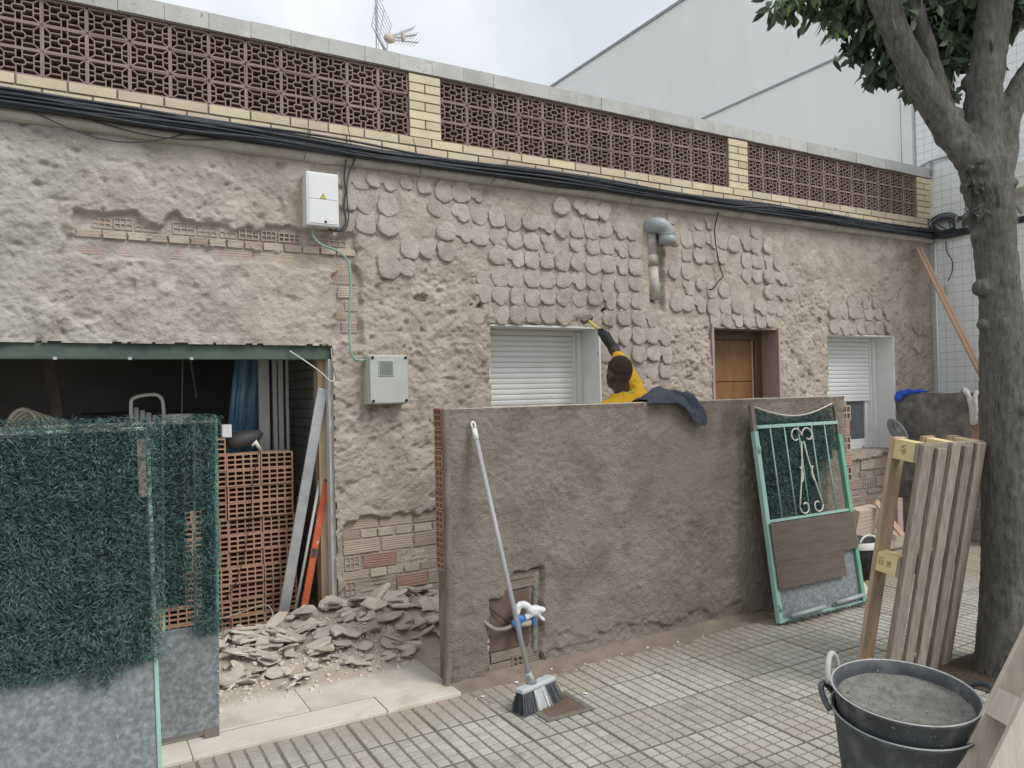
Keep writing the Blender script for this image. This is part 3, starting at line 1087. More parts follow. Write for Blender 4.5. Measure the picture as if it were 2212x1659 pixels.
# --- windows and door
def roller_window(name, x0, x1, z0, z1, zb, depth, label):
    w = empty(name, (0, 0, 0))
    w.parent = house
    w.matrix_parent_inverse = Matrix.Translation(-Vector(house.location))
    w['label'] = label
    yb = 5.0 + depth
    b = MB()
    b.box(x1 - .004, x1 + .012, 4.975, yb + .05, z0, z1)
    b.box(x0 - .012, x0 + .004, 5.0, yb + .05, z0, z1)
    b.box(x0, x1, 4.99, yb + .05, z1 - .012, z1 + .004)
    b.build('reveal', 'paint_white', w)
    b = MB()
    b.box(x1 - .05, x1 - .006, yb - .045, yb + .03, z0, z1 - .014)
    b.box(x1 - .075, x1 - .052, yb - .02, yb + .03, z0, z1 - .014)
    b.box(x0 + .006, x0 + .05, yb - .045, yb + .03, z0, z1 - .014)
    b.box(x0 + .05, x1 - .075, yb - .02, yb + .03, z1 - .055, z1 - .014)
    b.build('frame', 'paint_white', w, bevel=.003)
    # shutter slats
    pitch_ = .043
    prof = []
    for i in range(7):
        a = -1 + 2 * i / 6
        prof.append((-.0042 * (1 - a * a) - .001, a * (pitch_ / 2 - .0009)))
    sm = MB()
    L2 = (x1 - x0 - .13) / 2
    for xx_ in (-L2, L2):
        for y, z in prof:
            sm.v.append((xx_, y, z))
    for i in range(6):
        sm.f.append((i, 7 + i, 8 + i, i + 1))
    o = len(sm.v)
    sm.v += [(-L2, .006, prof[0][1]), (L2, .006, prof[0][1]), (L2, .006, prof[-1][1]), (-L2, .006, prof[-1][1])]
    sm.f += [(0, o, o + 1, 7), (6, 13, o + 2, o + 3)]
    sm.mi = [0] * len(sm.f)
    me = sm.mesh('slat', 'shutter', True)
    z = z1 - .06 - pitch_ / 2
    while z > zb:
        q = bpy.data.objects.new('slat', me)
        COL.objects.link(q)
        q.parent = w
        q.location = ((x0 + x1) / 2 - .01, yb, z)
        z -= pitch_
    MB().box((x0 + x1) / 2 - .01 - L2, (x0 + x1) / 2 - .01 + L2, yb + .006, yb + .012, z, z1 - .05).build('shutter_back', 'profile_grey', w)
    if zb > z0 + .1:
        MB().box((x0 + x1) / 2 - .01 - L2, (x0 + x1) / 2 - .01 + L2, yb - .012, yb + .012, z - .005, z + pitch_ / 2).build('end_bar', 'shutter', w, bevel=.003)
        yg = yb + .035
        b = MB()
        xa, xb_ = x0 + .05, x1 - .075
        za, zb2 = z0 + .03, z - .006
        b.box(xb_ - .055, xb_, yg - .02, yg + .03, za, zb2)
        b.box(xa, xa + .055, yg - .02, yg + .03, za, zb2)
        b.box(xa + .055, xb_ - .055, yg - .02, yg + .03, za, za + .07)
        b.box(xa, xb_, yg - .05, yg + .03, za - .03, za - .002)
        b.build('sash', 'paint_white', w, bevel=.004)
        MB().box(xa + .05, xb_ - .05, yg, yg + .01, za + .06, zb2).build('pane', 'glass_dark', w)
        MB().box(xb_ - .16, xb_ - .13, yg - .053, yg - .0495, za - .021, za - .010).build('vent_slot', 'ink', w)
    else:
        MB().box(x0 + .05, x1 - .075, yb + .014, yb + .05, z0, z + .1).build('end_bar', 'shutter', w)
    b = MB().box(x0, x1, yb + .05, yb + .06, z0 - .02, z1).build('backing', 'dark_room', w)
    return w


roller_window('window', *WIN1, .96, .255, 'wide window with its white roller shutter down')
roller_window('window', *WIN2, 1.415, .225, 'narrower window with the white shutter half raised')
b = MB()
b.box(WIN2[0], WIN2[1], 5.02, 5.2, .845, .862)
b.build('sill', 'core', house)

dr = empty('door', (0, 0, 0))
dr.parent = house
dr.matrix_parent_inverse = Matrix.Translation(-Vector(house.location))
x0, x1, z1 = DOOR[0], DOOR[1], DOOR[3]
b = MB()
b.box(x1 - .02, x1 + .004, 4.972, 5.30, 0, z1)
b.box(x0 - .012, x0 + .012, 4.968, 5.30, 0, z1)
b.box(x0 + .012, x1 - .02, 4.985, 5.30, z1 - .016, z1 + .004)
b.build('jamb', 'granite_pink', dr)
b = MB()
yd = 5.21
b.box(x1 - .115, x1 - .021, yd - .03, yd + .08, 0, z1 - .017)
b.box(x0 + .013, x0 + .07, yd - .03, yd + .08, 0, z1 - .017)
b.box(x0 + .07, x1 - .115, yd - .03, yd + .08, z1 - .10, z1 - .017)
b.build('frame', 'door_dark', dr, bevel=.004)
b = MB()
b.box(x0 + .0705, x1 - .1155, yd + .01, yd + .05, .005, 1.60)
b.box(x0 + .0705, x1 - .1155, yd + .01, yd + .05, 1.607, z1 - .101)
b.build('leaf', 'door_wood', dr)
MB().box(x1 - .128, x1 - .1158, yd - .006, yd + .012, 0, z1 - .102).build('beading', 'wood_pole', dr)

# --- garage: green steel lintel, jamb post
b = MB()
b.box(-1.75, 1.49, 5.02, 5.05, 1.80, 1.884)
b.box(-1.75, 1.49, 5.021, 5.11, 1.795, 1.803)
b.box(-1.75, 1.49, 5.10, 5.2, 1.81, 1.884)
b.build('lintel', 'beam_green', house)
b = MB()
for xx_ in (.28, -.1, .62):
    b.box(xx_, xx_ + .02, 5.015, 5.03, 1.79, 1.806)
b.build('lintel_clips', 'steel', house)
MB().box(1.43, 1.50, 5.10, 5.20, 0, 1.80).build('jamb_post', 'wood_raw', house)
MB().box(1.478, 1.512, 5.02, 5.098, 0, 1.797).build('jamb_strip', 'profile_grey', house)

# ------------------------------------------------------------------ white electricity box
eb = empty('electric_box', (1.425, 4.95, 2.66))
tag(eb, 'white electricity box with yellow warning triangle high on the stripped wall', 'box')
MB().box(1.318, 1.532, 4.885, 5.01, 2.66, 3.01).build('case', 'box_white', eb, bevel=.008)
b = MB()
b.box(1.332, 1.520, 4.8805, 4.884, 2.835, 2.995)
b.box(1.332, 1.520, 4.8805, 4.884, 2.675, 2.832)
b.build('door', 'box_white', eb, bevel=.001)
b = MB()
b.add([(1.405, 4.879, 2.836), (1.447, 4.879, 2.836), (1.426, 4.879, 2.874)], [(0, 1, 2)])
b.build('warning_border', 'ink', eb)
b = MB()
b.add([(1.4095, 4.8782, 2.8385), (1.4425, 4.8782, 2.8385), (1.426, 4.8782, 2.869)], [(0, 1, 2)])
b.build('warning_field', 'sign_yellow', eb)
b = MB()
b.add([(1.4275, 4.8774, 2.862), (1.421, 4.8774, 2.852), (1.4255, 4.8774, 2.852), (1.4235, 4.8774, 2.841), (1.4315, 4.8774, 2.854), (1.427, 4.8774, 2.8545)], [(0, 1, 2), (2, 3, 4, 5), (0, 2, 5)])
b.build('warning_bolt', 'ink', eb)
b = MB()
b.lathe([(.0001, 0), (.008, 0), (.008, .004)], n=10)
b2 = MB()
b2.add([(1.44 + v[0], 4.8795 - v[2], 2.688 + v[1]) for v in b.v], b.f)
b2.build('lock', 'ink', eb)
MB().box(1.464, 1.498, 4.8785, 4.8803, 2.693, 2.712).build('sticker', 'paint_white', eb)

# grey meter box
mb_ = empty('meter_box', (1.85, 4.95, 1.48))
tag(mb_, 'grey plastic meter box with smoked window beside the garage doorway', 'box')
MB().box(1.712, 1.995, 4.90, 5.01, 1.485, 1.822).build('case', 'box_grey', mb_, bevel=.012)
MB().box(1.716, 1.991, 4.868, 4.901, 1.489, 1.818).build('lid', 'box_grey', mb_, bevel=.01)
MB().box(1.775, 1.885, 4.862, 4.8675, 1.675, 1.785).build('window_frame', 'box_grey', mb_, bevel=.003)
MB().box(1.783, 1.877, 4.8595, 4.8625, 1.683, 1.777).build('window_pane', 'window_smoke', mb_, bevel=.001)
for (xx_, zz) in ((1.735, 1.508), (1.972, 1.508), (1.735, 1.80), (1.972, 1.80)):
    b = MB().lathe([(.0001, 0), (.009, 0), (.011, .003)], n=10)
    b2 = MB()
    b2.add([(xx_ + v[0], 4.8665 - v[2], zz + v[1]) for v in b.v], b.f)
    b2.build('screw', 'ink', mb_)


def curve_pts(pts, n=10):
    """Catmull-Rom through points"""
    P_ = [Vector(p) for p in pts]
    P_ = [P_[0] * 2 - P_[1]] + P_ + [P_[-1] * 2 - P_[-2]]
    out = []
    for i in range(1, len(P_) - 2):
        p0, p1, p2, p3 = P_[i - 1:i + 3]
        for k in range(n):
            t = k / n
            out.append(.5 * ((2 * p1) + (p2 - p0) * t + (2 * p0 - 5 * p1 + 4 * p2 - p3) * t * t + (3 * p1 - p0 - 3 * p2 + p3) * t ** 3))
    out.append(P_[-2])
    return out


def wire(name, pts, r, mat, label, cat='cable', n=8, k=6, group=None):
    o = MB().tube(curve_pts(pts, n), r, k).build(name, mat, None, True)
    return tag(o, label, cat, group)


wire('conduit', [(1.372, 4.945, 2.665), (1.375, 4.945, 2.60), (1.43, 4.94, 2.545), (1.53, 4.94, 2.515), (1.60, 4.94, 2.45), (1.615, 4.93, 2.33), (1.605, 4.93, 2.10), (1.60, 4.92, 1.90), (1.615, 4.92, 1.81), (1.66, 4.925, 1.785), (1.715, 4.935, 1.79)], .0078, 'conduit', 'green corrugated conduit snaking from the white box down to the meter box', 'conduit', 10, 8)
wire('power_lead', [(1.60, 4.93, 3.13), (1.592, 4.95, 3.02), (1.60, 4.95, 2.92), (1.585, 4.945, 2.82), (1.595, 4.945, 2.72), (1.57, 4.94, 2.665), (1.52, 4.94, 2.645), (1.47, 4.945, 2.66)], .006, 'cable', 'black power lead looping down beside the white electricity box')
wire('power_lead', [(1.66, 4.92, 3.14), (1.62, 4.945, 3.03), (1.607, 4.945, 2.9), (1.615, 4.945, 2.75), (1.585, 4.94, 2.66), (1.52, 4.94, 2.655)], .005, 'cable', 'thin outer black lead with white joint beside the white electricity box')
wire('loose_wire', [(5.02, 4.93, 3.12), (5.0, 4.95, 3.02), (4.985, 4.95, 2.95), (5.0, 4.95, 2.80), (5.045, 4.95, 2.62), (5.055, 4.93, 2.545), (5.0, 4.93, 2.50), (4.93, 4.93, 2.43), (4.90, 4.96, 2.42)], .006, 'wire_dark', 'dark wire hanging crooked from the ledge between vent pipe and door')
wire('loose_wire', [(1.22, 5.0, 1.85), (1.33, 4.97, 1.77), (1.42, 4.96, 1.70), (1.47, 4.96, 1.65), (1.50, 4.97, 1.655), (1.51, 4.99, 1.70)], .004, 'wire_white', 'short white wire dangling from the garage lintel corner')
wire('loose_wire', [(1.49, 4.985, 1.87), (1.495, 4.975, 1.78), (1.515, 4.97, 1.70), (1.52, 4.985, 1.66)], .0035, 'rope', 'stiff grey wire end curving down the garage door jamb')

# ------------------------------------------------------------------ vent elbow and the old pipe
vp = empty('vent_pipe', (4.32, 4.95, 2.3))
tag(vp, 'grey plastic vent elbow with chalky old pipe set into the wall', 'pipe')
pts = [(4.27, 5.05, 2.935), (4.27, 4.99, 2.937), (4.275, 4.955, 2.938)]
for i in range(9):
    a = math.pi / 2 * i / 8
    pts.append((4.30 + .085 * math.sin(a), 4.925 - .02 * math.sin(a), 2.85 + .085 * math.cos(a)))
pts += [(4.386, 4.903, 2.845)]
b = MB().tube(pts, .069, 20)
b.build('elbow', 'pvc_grey', vp, True)
b = MB()
b.tube([(4.386, 4.903, 2.853), (4.386, 4.903, 2.772)], .074, 20)
b.build('socket', 'pvc_grey', vp, True)
MB().tube([(4.386, 4.903, 2.858), (4.386, 4.903, 2.848)], .0765, 20).build('socket_ring', 'pvc_grey', vp, True)
b = MB()
b.tube([(4.29, 5.0, 2.92), (4.293, 5.0, 2.67)], .047, 14)
b.tube([(4.293, 5.0, 2.69), (4.295, 5.0, 2.60)], .055, 14)
b.tube([(4.295, 5.0, 2.60), (4.31, 5.0, 2.31)], .048, 14)
b.build('old_pipe', 'pipe_chalky', vp, True)

# ------------------------------------------------------------------ cable bundle along the ledge
cb = empty('cable_bundle', (3, 4.92, 3.2))
tag(cb, 'thick bundle of black telephone cables running along the ledge', 'cables')
for k in range(34):
    ph = random.random() * 20
    z0 = 3.172 + (k % 7) * .0125 + random.uniform(-.004, .004)
    y0 = 4.935 - (k // 7) * .013 + random.uniform(-.003, .003)
    pts = []
    amp = random.choice((.008, .012, .02))
    for i in range(86):
        X = -1.8 + 10.05 * i / 85
        n1 = float(vn(np.array([X * 1.3 + ph]), np.array([k * 3.1]), k)[0]) - .5
        n2 = float(vn(np.array([X * 1.6 + ph]), np.array([k * 5.7]), k + 2)[0]) - .5
        sag = -.010 + .012 * math.sin(X * 2.3) + (.02 if X < .6 else 0) * (.6 - X)
        pts.append((X, y0 + amp * 1.5 * n2, max(3.16, z0 + sag + amp * 2.4 * n1)))
    # turn the corner on to the neighbour's wall
    pts += [(8.27, 4.92, 3.15 + .02 * (k % 5)), (8.29, 4.75, 3.13 + .014 * (k % 5)), (8.32, 4.4, 3.15 + .012 * (k % 5)), (8.33, 4.0, 3.16 + .012 * (k % 5)), (8.33, 3.3, 3.16 + .012 * (k % 5))]
    MB().tube(pts, random.choice((.006, .008, .0095)), 6).build('cable', 'cable', cb, True)
for k, (a, c, s) in enumerate(((-.2, .65, .12), (.05, .9, .06), (2.6, 3.8, .03))):
    pts = [(a + (c - a) * i / 12, 4.925, 3.17 - s * math.sin(math.pi * i / 12)) for i in range(13)]
    MB().tube(pts, .0035, 5).build('cable', 'cable', cb, True)
for (X, tilt, h) in ((1.335, .02, .17), (1.63, -.015, .19), (2.11, -.02, .15), (2.78, .09, .12), (4.05, .05, .08), (6.7, .12, .1), (5.35, .1, .08)):
    MB().tube([(X - tilt, 4.905, 3.09), (X, 4.90, 3.2), (X + tilt, 4.935, 3.2 + h)], .0028, 5).build('tie_wire', 'wire_dark', cb)

# coil of spare cable on the neighbour's wall
cc = empty('cable_coil', (8.30, 4.82, 3.2))
tag(cc, 'coil of spare black cable hanging at the corner beside the tiled wall', 'cable coil')
for k in range(7):
    pts = []
    ry, rz = .19 - .014 * k + random.uniform(-.01, .01), .13 - .012 * k + random.uniform(-.01, .01)
    for i in range(33):
        a = 2 * math.pi * i / 32
        pts.append((8.31 - .006 * k, 4.80 + ry * math.cos(a) + .01 * math.sin(3 * a + k), 3.27 + rz * math.sin(a) + .12 * (ry * math.cos(a))))
    MB().tube(pts, .007, 6, False).build('loop', 'cable', cc, True)
MB().tube([(8.29, 4.92, 3.33), (8.285, 4.73, 3.18)], .006, 6).build('tie', 'cable', cc)
MB().tube([(8.29, 4.76, 3.36), (8.285, 4.73, 3.18), (8.29, 4.66, 3.24)], .006, 6).build('tie', 'cable', cc)
jb = MB().box(8.25, 8.345, 4.565, 4.665, 3.20, 3.335).build('junction_box', 'pvc_grey', None, bevel=.006)
tag(jb, 'small grey junction box beside the cable coil on the tiled wall', 'box')

# ================================================================== HOLLOW BRICK STACK in the garage doorway
BW, BH = .212, .1045
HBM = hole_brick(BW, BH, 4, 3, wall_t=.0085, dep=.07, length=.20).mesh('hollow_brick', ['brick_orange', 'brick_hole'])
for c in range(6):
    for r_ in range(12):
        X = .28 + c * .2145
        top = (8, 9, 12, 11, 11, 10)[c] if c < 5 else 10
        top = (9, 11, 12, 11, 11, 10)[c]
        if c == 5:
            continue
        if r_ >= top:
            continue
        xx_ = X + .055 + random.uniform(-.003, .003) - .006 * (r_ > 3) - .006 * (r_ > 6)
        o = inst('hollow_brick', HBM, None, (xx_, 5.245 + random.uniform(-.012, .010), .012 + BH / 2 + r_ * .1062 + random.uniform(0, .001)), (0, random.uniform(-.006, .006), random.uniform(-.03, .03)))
        if c == 2 and r_ == 11:
            tag(o, 'single hollow clay brick highest on the stack in the garage doorway', 'brick', 'hollow bricks stacked in the garage doorway')
        else:
            ordn = ('bottom', 'second', 'third', 'fourth', 'fifth', 'sixth', 'seventh', 'eighth', 'ninth', 'tenth', 'eleventh', 'twelfth')[r_]
            coln = ('fifth', 'fourth', 'third', 'second', 'first')[c]
            tag(o, 'hollow clay brick in the garage stack, %s column from the straightedge, %s course up' % (coln, ordn), 'brick', 'hollow bricks stacked in the garage doorway')

# ------------------------------------------------------------------ long tools leaning in the doorway
b = MB().bar((1.165, 5.135, .04), (1.455, 5.08, 1.60), .068, .022, (0, 1, 0))
tag(b.build('straightedge', 'steel', None, bevel=.003), 'long aluminium straightedge leaning against the garage doorway', 'straightedge')
lv = empty('spirit_level', (1.30, 5.12, 0))
tag(lv, 'long red spirit level leaning beside the aluminium straightedge', 'spirit level')
A_, B_ = Vector((1.285, 5.10, .03)), Vector((1.478, 5.105, .97))
MB().bar(A_, B_, .045, .022, (0, 1, 0)).build('body', 'level_red', lv, bevel=.003)
MB().bar(A_.lerp(B_, .47), A_.lerp(B_, .53), .034, .026, (0, 1, 0)).build('vial', 'dark_thing', lv)
MB().bar(B_, B_ + (B_ - A_).normalized() * .014, .045, .024, (0, 1, 0)).build('end_cap', 'dark_thing', lv)
tag(MB().tube([(1.235, 5.12, .03), (1.475, 5.13, 1.15)], .010, 8).build('thin_pole', 'profile_grey', None, True), 'thin grey pole leaning between straightedge and red level', 'pole')

# ------------------------------------------------------------------ things inside the garage
pf = empty('profile_bundle', (1.35, 6.2, 0))
tag(pf, 'pale upright aluminium profiles standing inside the garage', 'profiles')
for (x, w) in ((1.165, .075), (1.265, .03), (1.305, .035), (1.36, .02)):
    MB().box(x, x + w, 5.70, 5.74, .02, 2.3).build('profile', 'profile_grey', pf, bevel=.003)
pb = empty('perforated_board', (1.55, 5.9, 0))
tag(pb, 'grey pegboard panel standing against the inside garage wall', 'panel')
MB().box(1.575, 1.60, 5.32, 6.6, .02, 2.3).build('board', 'profile_grey', pb)
b = MB()
for i in range(26):
    for j in range(14):
        y, z = 5.40 + i * .045, 1.15 + j * .075
        b.box(1.572, 1.5755, y, y + .008, z, z + .012)
tag(b.build('holes', 'ink', pb), kind='stuff')
b = MB()
for k in range(14):
    b.tube([(.955 + .016 * k, 5.9 + .015 * math.sin(k), 1.0), (1.10 + .010 * k + random.uniform(-.006, .006), 5.9 + .02 * math.sin(k), 2.15)], .022, 7)
bf = b.build('film_roll', 'blue_film', None, True)
tag(bf, 'tall blue plastic wrapped roll standing in the garage', 'roll')
# pale crate handle, dish, coil of rope, black tub
hr = empty('wire_crate', (.36, 6.0, 1.0))
tag(hr, 'pale plastic crate frame with ribbed bottles showing above the hedge gate', 'crate')
b = MB()
b.tube(curve_pts([(.335, 5.6, 1.25), (.325, 5.6, 1.50), (.345, 5.6, 1.565), (.45, 5.6, 1.585), (.505, 5.6, 1.565), (.522, 5.6, 1.48), (.52, 5.6, 1.25)], 6), .012, 8)
b.build('handle', 'plastic_pale', hr, True)
for k in range(5):
    b = MB()
    b.tube([(.355 + .038 * k, 5.66, 1.2), (.36 + .038 * k, 5.66, 1.50 - .018 * k)], .017, 8)
    b.build('bottle', 'profile_grey', hr, True)
MB().box(.31, .54, 5.6, 5.85, 0.02, 1.25).build('stand', 'dark_thing', hr)
b = MB().lathe([(.0001, 0), (.085, .0), (.10, .06), (.094, .06), (.08, .01)], (.61, 5.62, 1.39), 20)
tag(b.build('plastic_dish', 'plastic_pale', None, True), 'round pale plastic dish showing above the hedge gate', 'dish')
b = MB().box(.55, .72, 5.55, 5.8, .02, 1.388)
tag(b.build('work_stand', 'dark_thing'), 'dark stand holding the pale dish in the garage', 'stand')
rc = empty('rope_coil', (-.22, 5.7, 1.2))
tag(rc, 'coil of beige hose on a shelf at the left of the garage', 'hose')
for k in range(6):
    pts = []
    for i in range(25):
        a = 2 * math.pi * i / 24
        pts.append((-.27 + .05 * k * .5 + (.09 + .012 * k) * math.cos(a), 5.5 + .02 * k, 1.34 + (.17 - .014 * k) * math.sin(a)))
    MB().tube(pts, .013, 7, False).build('loop', 'rope', rc, True)
b = MB().box(-.6, .12, 5.4, 5.9, .02, 1.16)
tag(b.build('cabinet', 'dark_thing'), 'dark cabinet under the hose coil in the garage', 'cabinet')
b = MB().bar((.02, 6.4, .5), (-.22, 6.6, 2.3), .07, .04, (0, 1, 0))
tag(b.build('timber', 'post_brown'), 'dark timber leaning in the left of the garage', 'timber')
b = MB().box(.05, .62, 7.0, 7.4, .02, 1.45)
tag(b.build('storage_chest', 'dark_thing', None, bevel=.01), 'dark storage chest at the back of the garage', 'chest')
b = MB()
b.bar((.78, 6.9, 1.35), (.80, 6.9, 2.05), .012, .012)
b.bar((.90, 6.9, 1.55), (.82, 6.9, 2.15), .012, .012)
tag(b.build('tripod', 'profile_grey'), 'thin grey folding tripod at the back of the garage', 'tripod')
# mixer pan and white tool handle on the bricks
mp_ = empty('tool_heap', (1.02, 5.33, 1.18))
tag(mp_, 'black tool tray with white handled tool lying on the brick stack', 'tools')
b = MB()
b.ball((1.00, 5.40, 1.27), .13, 14, 8, (1.0, .6, .42), Euler((0, R(-14), 0)).to_matrix())
b.build('tray', 'dark_thing', mp_, True)
MB().tube([(.84, 5.42, 1.33), (1.13, 5.40, 1.30)], .006, 6).build('tray_rim', 'dark_thing', mp_)
b = MB()
b.tube([(1.035, 5.30, 1.225), (1.055, 5.30, 1.25), (1.085, 5.30, 1.20)], [.012, .018, .010], 8)
b.build('grip', 'handle_white', mp_, True)
MB().tube([(1.085, 5.30, 1.205), (1.10, 5.30, 1.182)], .004, 6).build('blade', 'steel', mp_)
b = MB().box(.845, .905, 5.30, 5.36, 1.29, 1.375)
tag(b.build('small_carton', 'box_white', None, bevel=.003), 'small white carton on top of the brick stack', 'carton')
wire('string_cord', [(1.06, 5.22, 1.20), (1.02, 5.222, 1.0), (1.00, 5.215, .8), (.96, 5.215, .55), (.90, 5.215, .35), (.83, 5.215, .25)], .003, 'wire_dark', 'thin dark cord hanging down the face of the brick stack', 'cord')
wire('string_cord', [(.80, 5.20, .13), (.95, 5.16, .17), (1.05, 5.12, .20), (1.10, 5.10, .16), (1.08, 5.05, .10), (1.0, 5.0, .08)], .0035, 'rope', 'pale cord curling at the foot of the brick stack', 'cord')

# ================================================================== FRONT GARDEN WALL
FW = empty('garden_wall', (3.3, 3.7, 0))
tag(FW, 'unfinished grey rendered front wall with bare brick end and broken meter niche', 'wall')
FX0, FX1, FH = 1.70, 4.95, 1.465


def fw_disp(Xg, Zg):
    D = .004 + (fbm(Xg, Zg, 1.6, 3, 3) - .5) * .022
    D = D + (fbm(Xg, Zg, 34, 3, 1, .7) - .5) * .017 * (.5 + 1.1 * fbm(Xg, Zg, 3, 2, 4))
    # ragged foot
    foot = np.clip((.11 + .10 * (fbm(Xg, Zg * 0, 5, 3, 6) - .5) * 2 - .03 * np.clip(Xg - 2.3, -.3, 1) - Zg) / .02, 0, 1) * (Xg > 2.30)
    D = D - foot * (.016 + .02 * (fbm(Xg, Zg, 25, 2, 2) - .5))
    n = (fbm(Xg, Zg, 11, 3, 5) - .5) * .09
    d = np.minimum(np.minimum(Xg - 1.925, 2.285 - Xg), np.minimum(Zg + .3, (.44 + .12 * np.clip((Xg - 2.03) / .06, 0, 1)) - Zg)) + n * .6
    D = D - .034 * np.clip(d / .012, 0, 1)
    # trowel patch at the right of the niche
    pt = np.clip(np.minimum(np.minimum(Xg - 2.30, 2.66 - Xg), np.minimum(Zg - .08, .30 - Zg)) / .01 + .5 + n * 8, 0, 1)
    D = D * (1 - .4 * pt) + .006 * pt
    D = D + .005 * np.clip((Zg - 1.44) / .02, 0, 1)
    return D


fx = axis(FX0, FX1, .009, [])
fz = axis(0, FH, .009, [])
fwo = sheet('render', fx, fz, fw_disp, 3.655, [], 'render', FW)
b = MB()
b.box(FX0 + .018, FX1 - .03, 3.69, 3.77, 0, 1.44)
b.build('core', 'core', FW)
# back render and lumpy top
b = MB()
n = 140
for i in range(n + 1):
    X = FX0 + (FX1 - FX0) * i / n
    zt = FH + .006 * (random.random() - .5)
    if X > 4.82:
        zt -= .02 + .4 * (X - 4.82)
    for (y, z) in ((3.656, zt - .012), (3.664, zt), (3.71, zt + .004), (3.775, zt), (3.79, zt - .012), (3.792, .7), (3.79, 0)):
        b.v.append((X, y + random.uniform(-.002, .002), z))
for i in range(n):
    for j in range(6):
        b.f.append((i * 7 + j, (i + 1) * 7 + j, (i + 1) * 7 + j + 1, i * 7 + j + 1))
b.mi = [0] * len(b.f)
b.build('capping', 'dust', FW, True)
# rounded corner render at the left end, and bare brick ends behind it
b = MB()
n = 60
prof = [(1.715, 3.640), (1.700, 3.642), (1.690, 3.652), (1.688, 3.675), (1.70, 3.690)]
for i in range(n + 1):
    z = FH * i / n
    wob = .010 * (float(vn(np.array([z * 9.]), np.array([2.]), 2)[0]) - .5)
    low = max(0, .5 - z) * .05
    for (x, y) in prof:
        b.v.append((x + wob - low * (y < 3.68), y + wob * .4 - low * .2 * (y < 3.66), z))
for i in range(n):
    for j in range(4):
        b.f.append((i * 5 + j, i * 5 + j + 1, (i + 1) * 5 + j + 1, (i + 1) * 5 + j))
b.mi = [0] * len(b.f)
b.build('corner_render', 'render', FW, True)
EBM = hole_brick(.095, .105, 2, 3, wall_t=.009, dep=.05, length=.06).mesh('brick', ['brick_orange', 'brick_hole'])
b = MB().box(1.702, 1.73, 3.688, 3.788, 0, .62).build('end_mortar', 'render', FW)
for k in range(8):
    inst('brick', EBM, FW, (1.690 + random.uniform(-.003, .003), 3.738, .655 + k * .109), (random.uniform(-.02, .02), random.uniform(-.02, .02), R(-90)))
# ragged brick end on the right
for k in range(12):
    nb = hole_brick(.13, .11, 3, 2, wall_t=.01, dep=.05, length=.12) if k % 2 else ribbed_brick(.13, .11, .1)
    me = nb.mesh('brick', ['brick_old', 'brick_dark'] if k % 2 else 'brick_red')
    inst('brick', me, FW, (4.985 + random.uniform(-.012, .012), 3.675 + random.uniform(-.006, .006), .075 + k * .115), (random.uniform(-.02, .02), random.uniform(-.02, .02), random.uniform(-.05, .05)))
MB().box(4.925, 5.04, 3.70, 3.78, 0, 1.42).build('end_mortar', 'core', FW)
# niche: rusty panel, broken bricks below
MB().box(1.935, 2.20, 3.672, 3.684, .135, .445).build('niche_panel', 'panel_rust', FW)
for (x0, x1, z0, z1, m) in ((1.935, 2.10, .015, .065, 'brick_dirty'), (1.95, 2.16, .075, .125, 'brick_dirty'), (2.15, 2.26, .02, .10, 'brick_dirty'), (2.03, 2.27, .455, .50, 'brick_dirty'), (2.04, 2.27, .505, .545, 'brick_dirty')):
    inst('brick', ribbed_brick(x1 - x0, z1 - z0).mesh('brick', m), FW, ((x0 + x1) / 2, 3.672, (z0 + z1) / 2), (random.uniform(-.03, .03), random.uniform(-.04, .04), 0))
inst('brick', hole_brick(.075, .07, 2, 2, wall_t=.009, dep=.03).mesh('brick', ['brick_dirty', 'brick_dark']), FW, (2.115, 3.668, .05))
for k in range(7):
    inst('brick', MB().box(-.012, .012, 0, .03, -.018, .018, .005).mesh('brick', 'brick_cream'), FW, (1.925 + random.uniform(-.006, .004), 3.668, .16 + .043 * k), (0, random.uniform(-.3, .3), 0))
b = MB()
b.tube(curve_pts([(2.25, 3.685, .53), (2.245, 3.684, .40), (2.24, 3.682, .30), (2.238, 3.683, .2), (2.235, 3.684, .08)], 5), [.020] * 21, 8)
b.build('drain_pipe', 'cement', FW, True)
pk = empty('pipe_stub', (2.1, 3.64, .25))
tag(pk, 'bent pipe stub with taped joint sticking out of the wall niche', 'pipe')
MB().tube(curve_pts([(1.90, 3.66, .315), (1.925, 3.64, .29), (1.965, 3.63, .265), (2.02, 3.625, .262), (2.06, 3.625, .272)], 6), .011, 8).build('pipe', 'sheath', pk, True)
b = MB()
b.ball((2.075, 3.615, .285), .022, 10, 8, (1.2, .9, .9))
b.ball((2.10, 3.612, .30), .028, 10, 8, (1.3, .8, 1))
b.tube([(2.085, 3.61, .28), (2.095, 3.605, .22), (2.10, 3.60, .205)], [.02, .016, .004], 8)
b.tube([(2.18, 3.61, .30), (2.20, 3.60, .25)], [.018, .006], 8)
o = b.build('blue_tape', 'tape_blue', pk)
remesh(o, .006, 2, (.012, .03))
b = MB()
b.tube(curve_pts([(2.075, 3.61, .325), (2.09, 3.605, .375), (2.13, 3.60, .38), (2.17, 3.60, .345), (2.22, 3.595, .34), (2.26, 3.59, .335)], 5), [.012, .018, .02, .02, .02, .02, .02, .02, .022, .022, .022, .022, .022, .024, .026, .028, .028, .028, .026, .024, .022, .020, .018, .014, .008, .004], 8)
b.tube([(2.13, 3.605, .31), (2.2, 3.60, .33), (2.25, 3.59, .275)], [.02, .022, .006], 8)
o = b.build('white_wrap', 'tape_white', pk)
remesh(o, .006, 2, (.014, .03))
MB().tube([(2.10, 3.62, .275), (2.17, 3.62, .275)], .022, 10).build('valve', 'rope', pk, True)
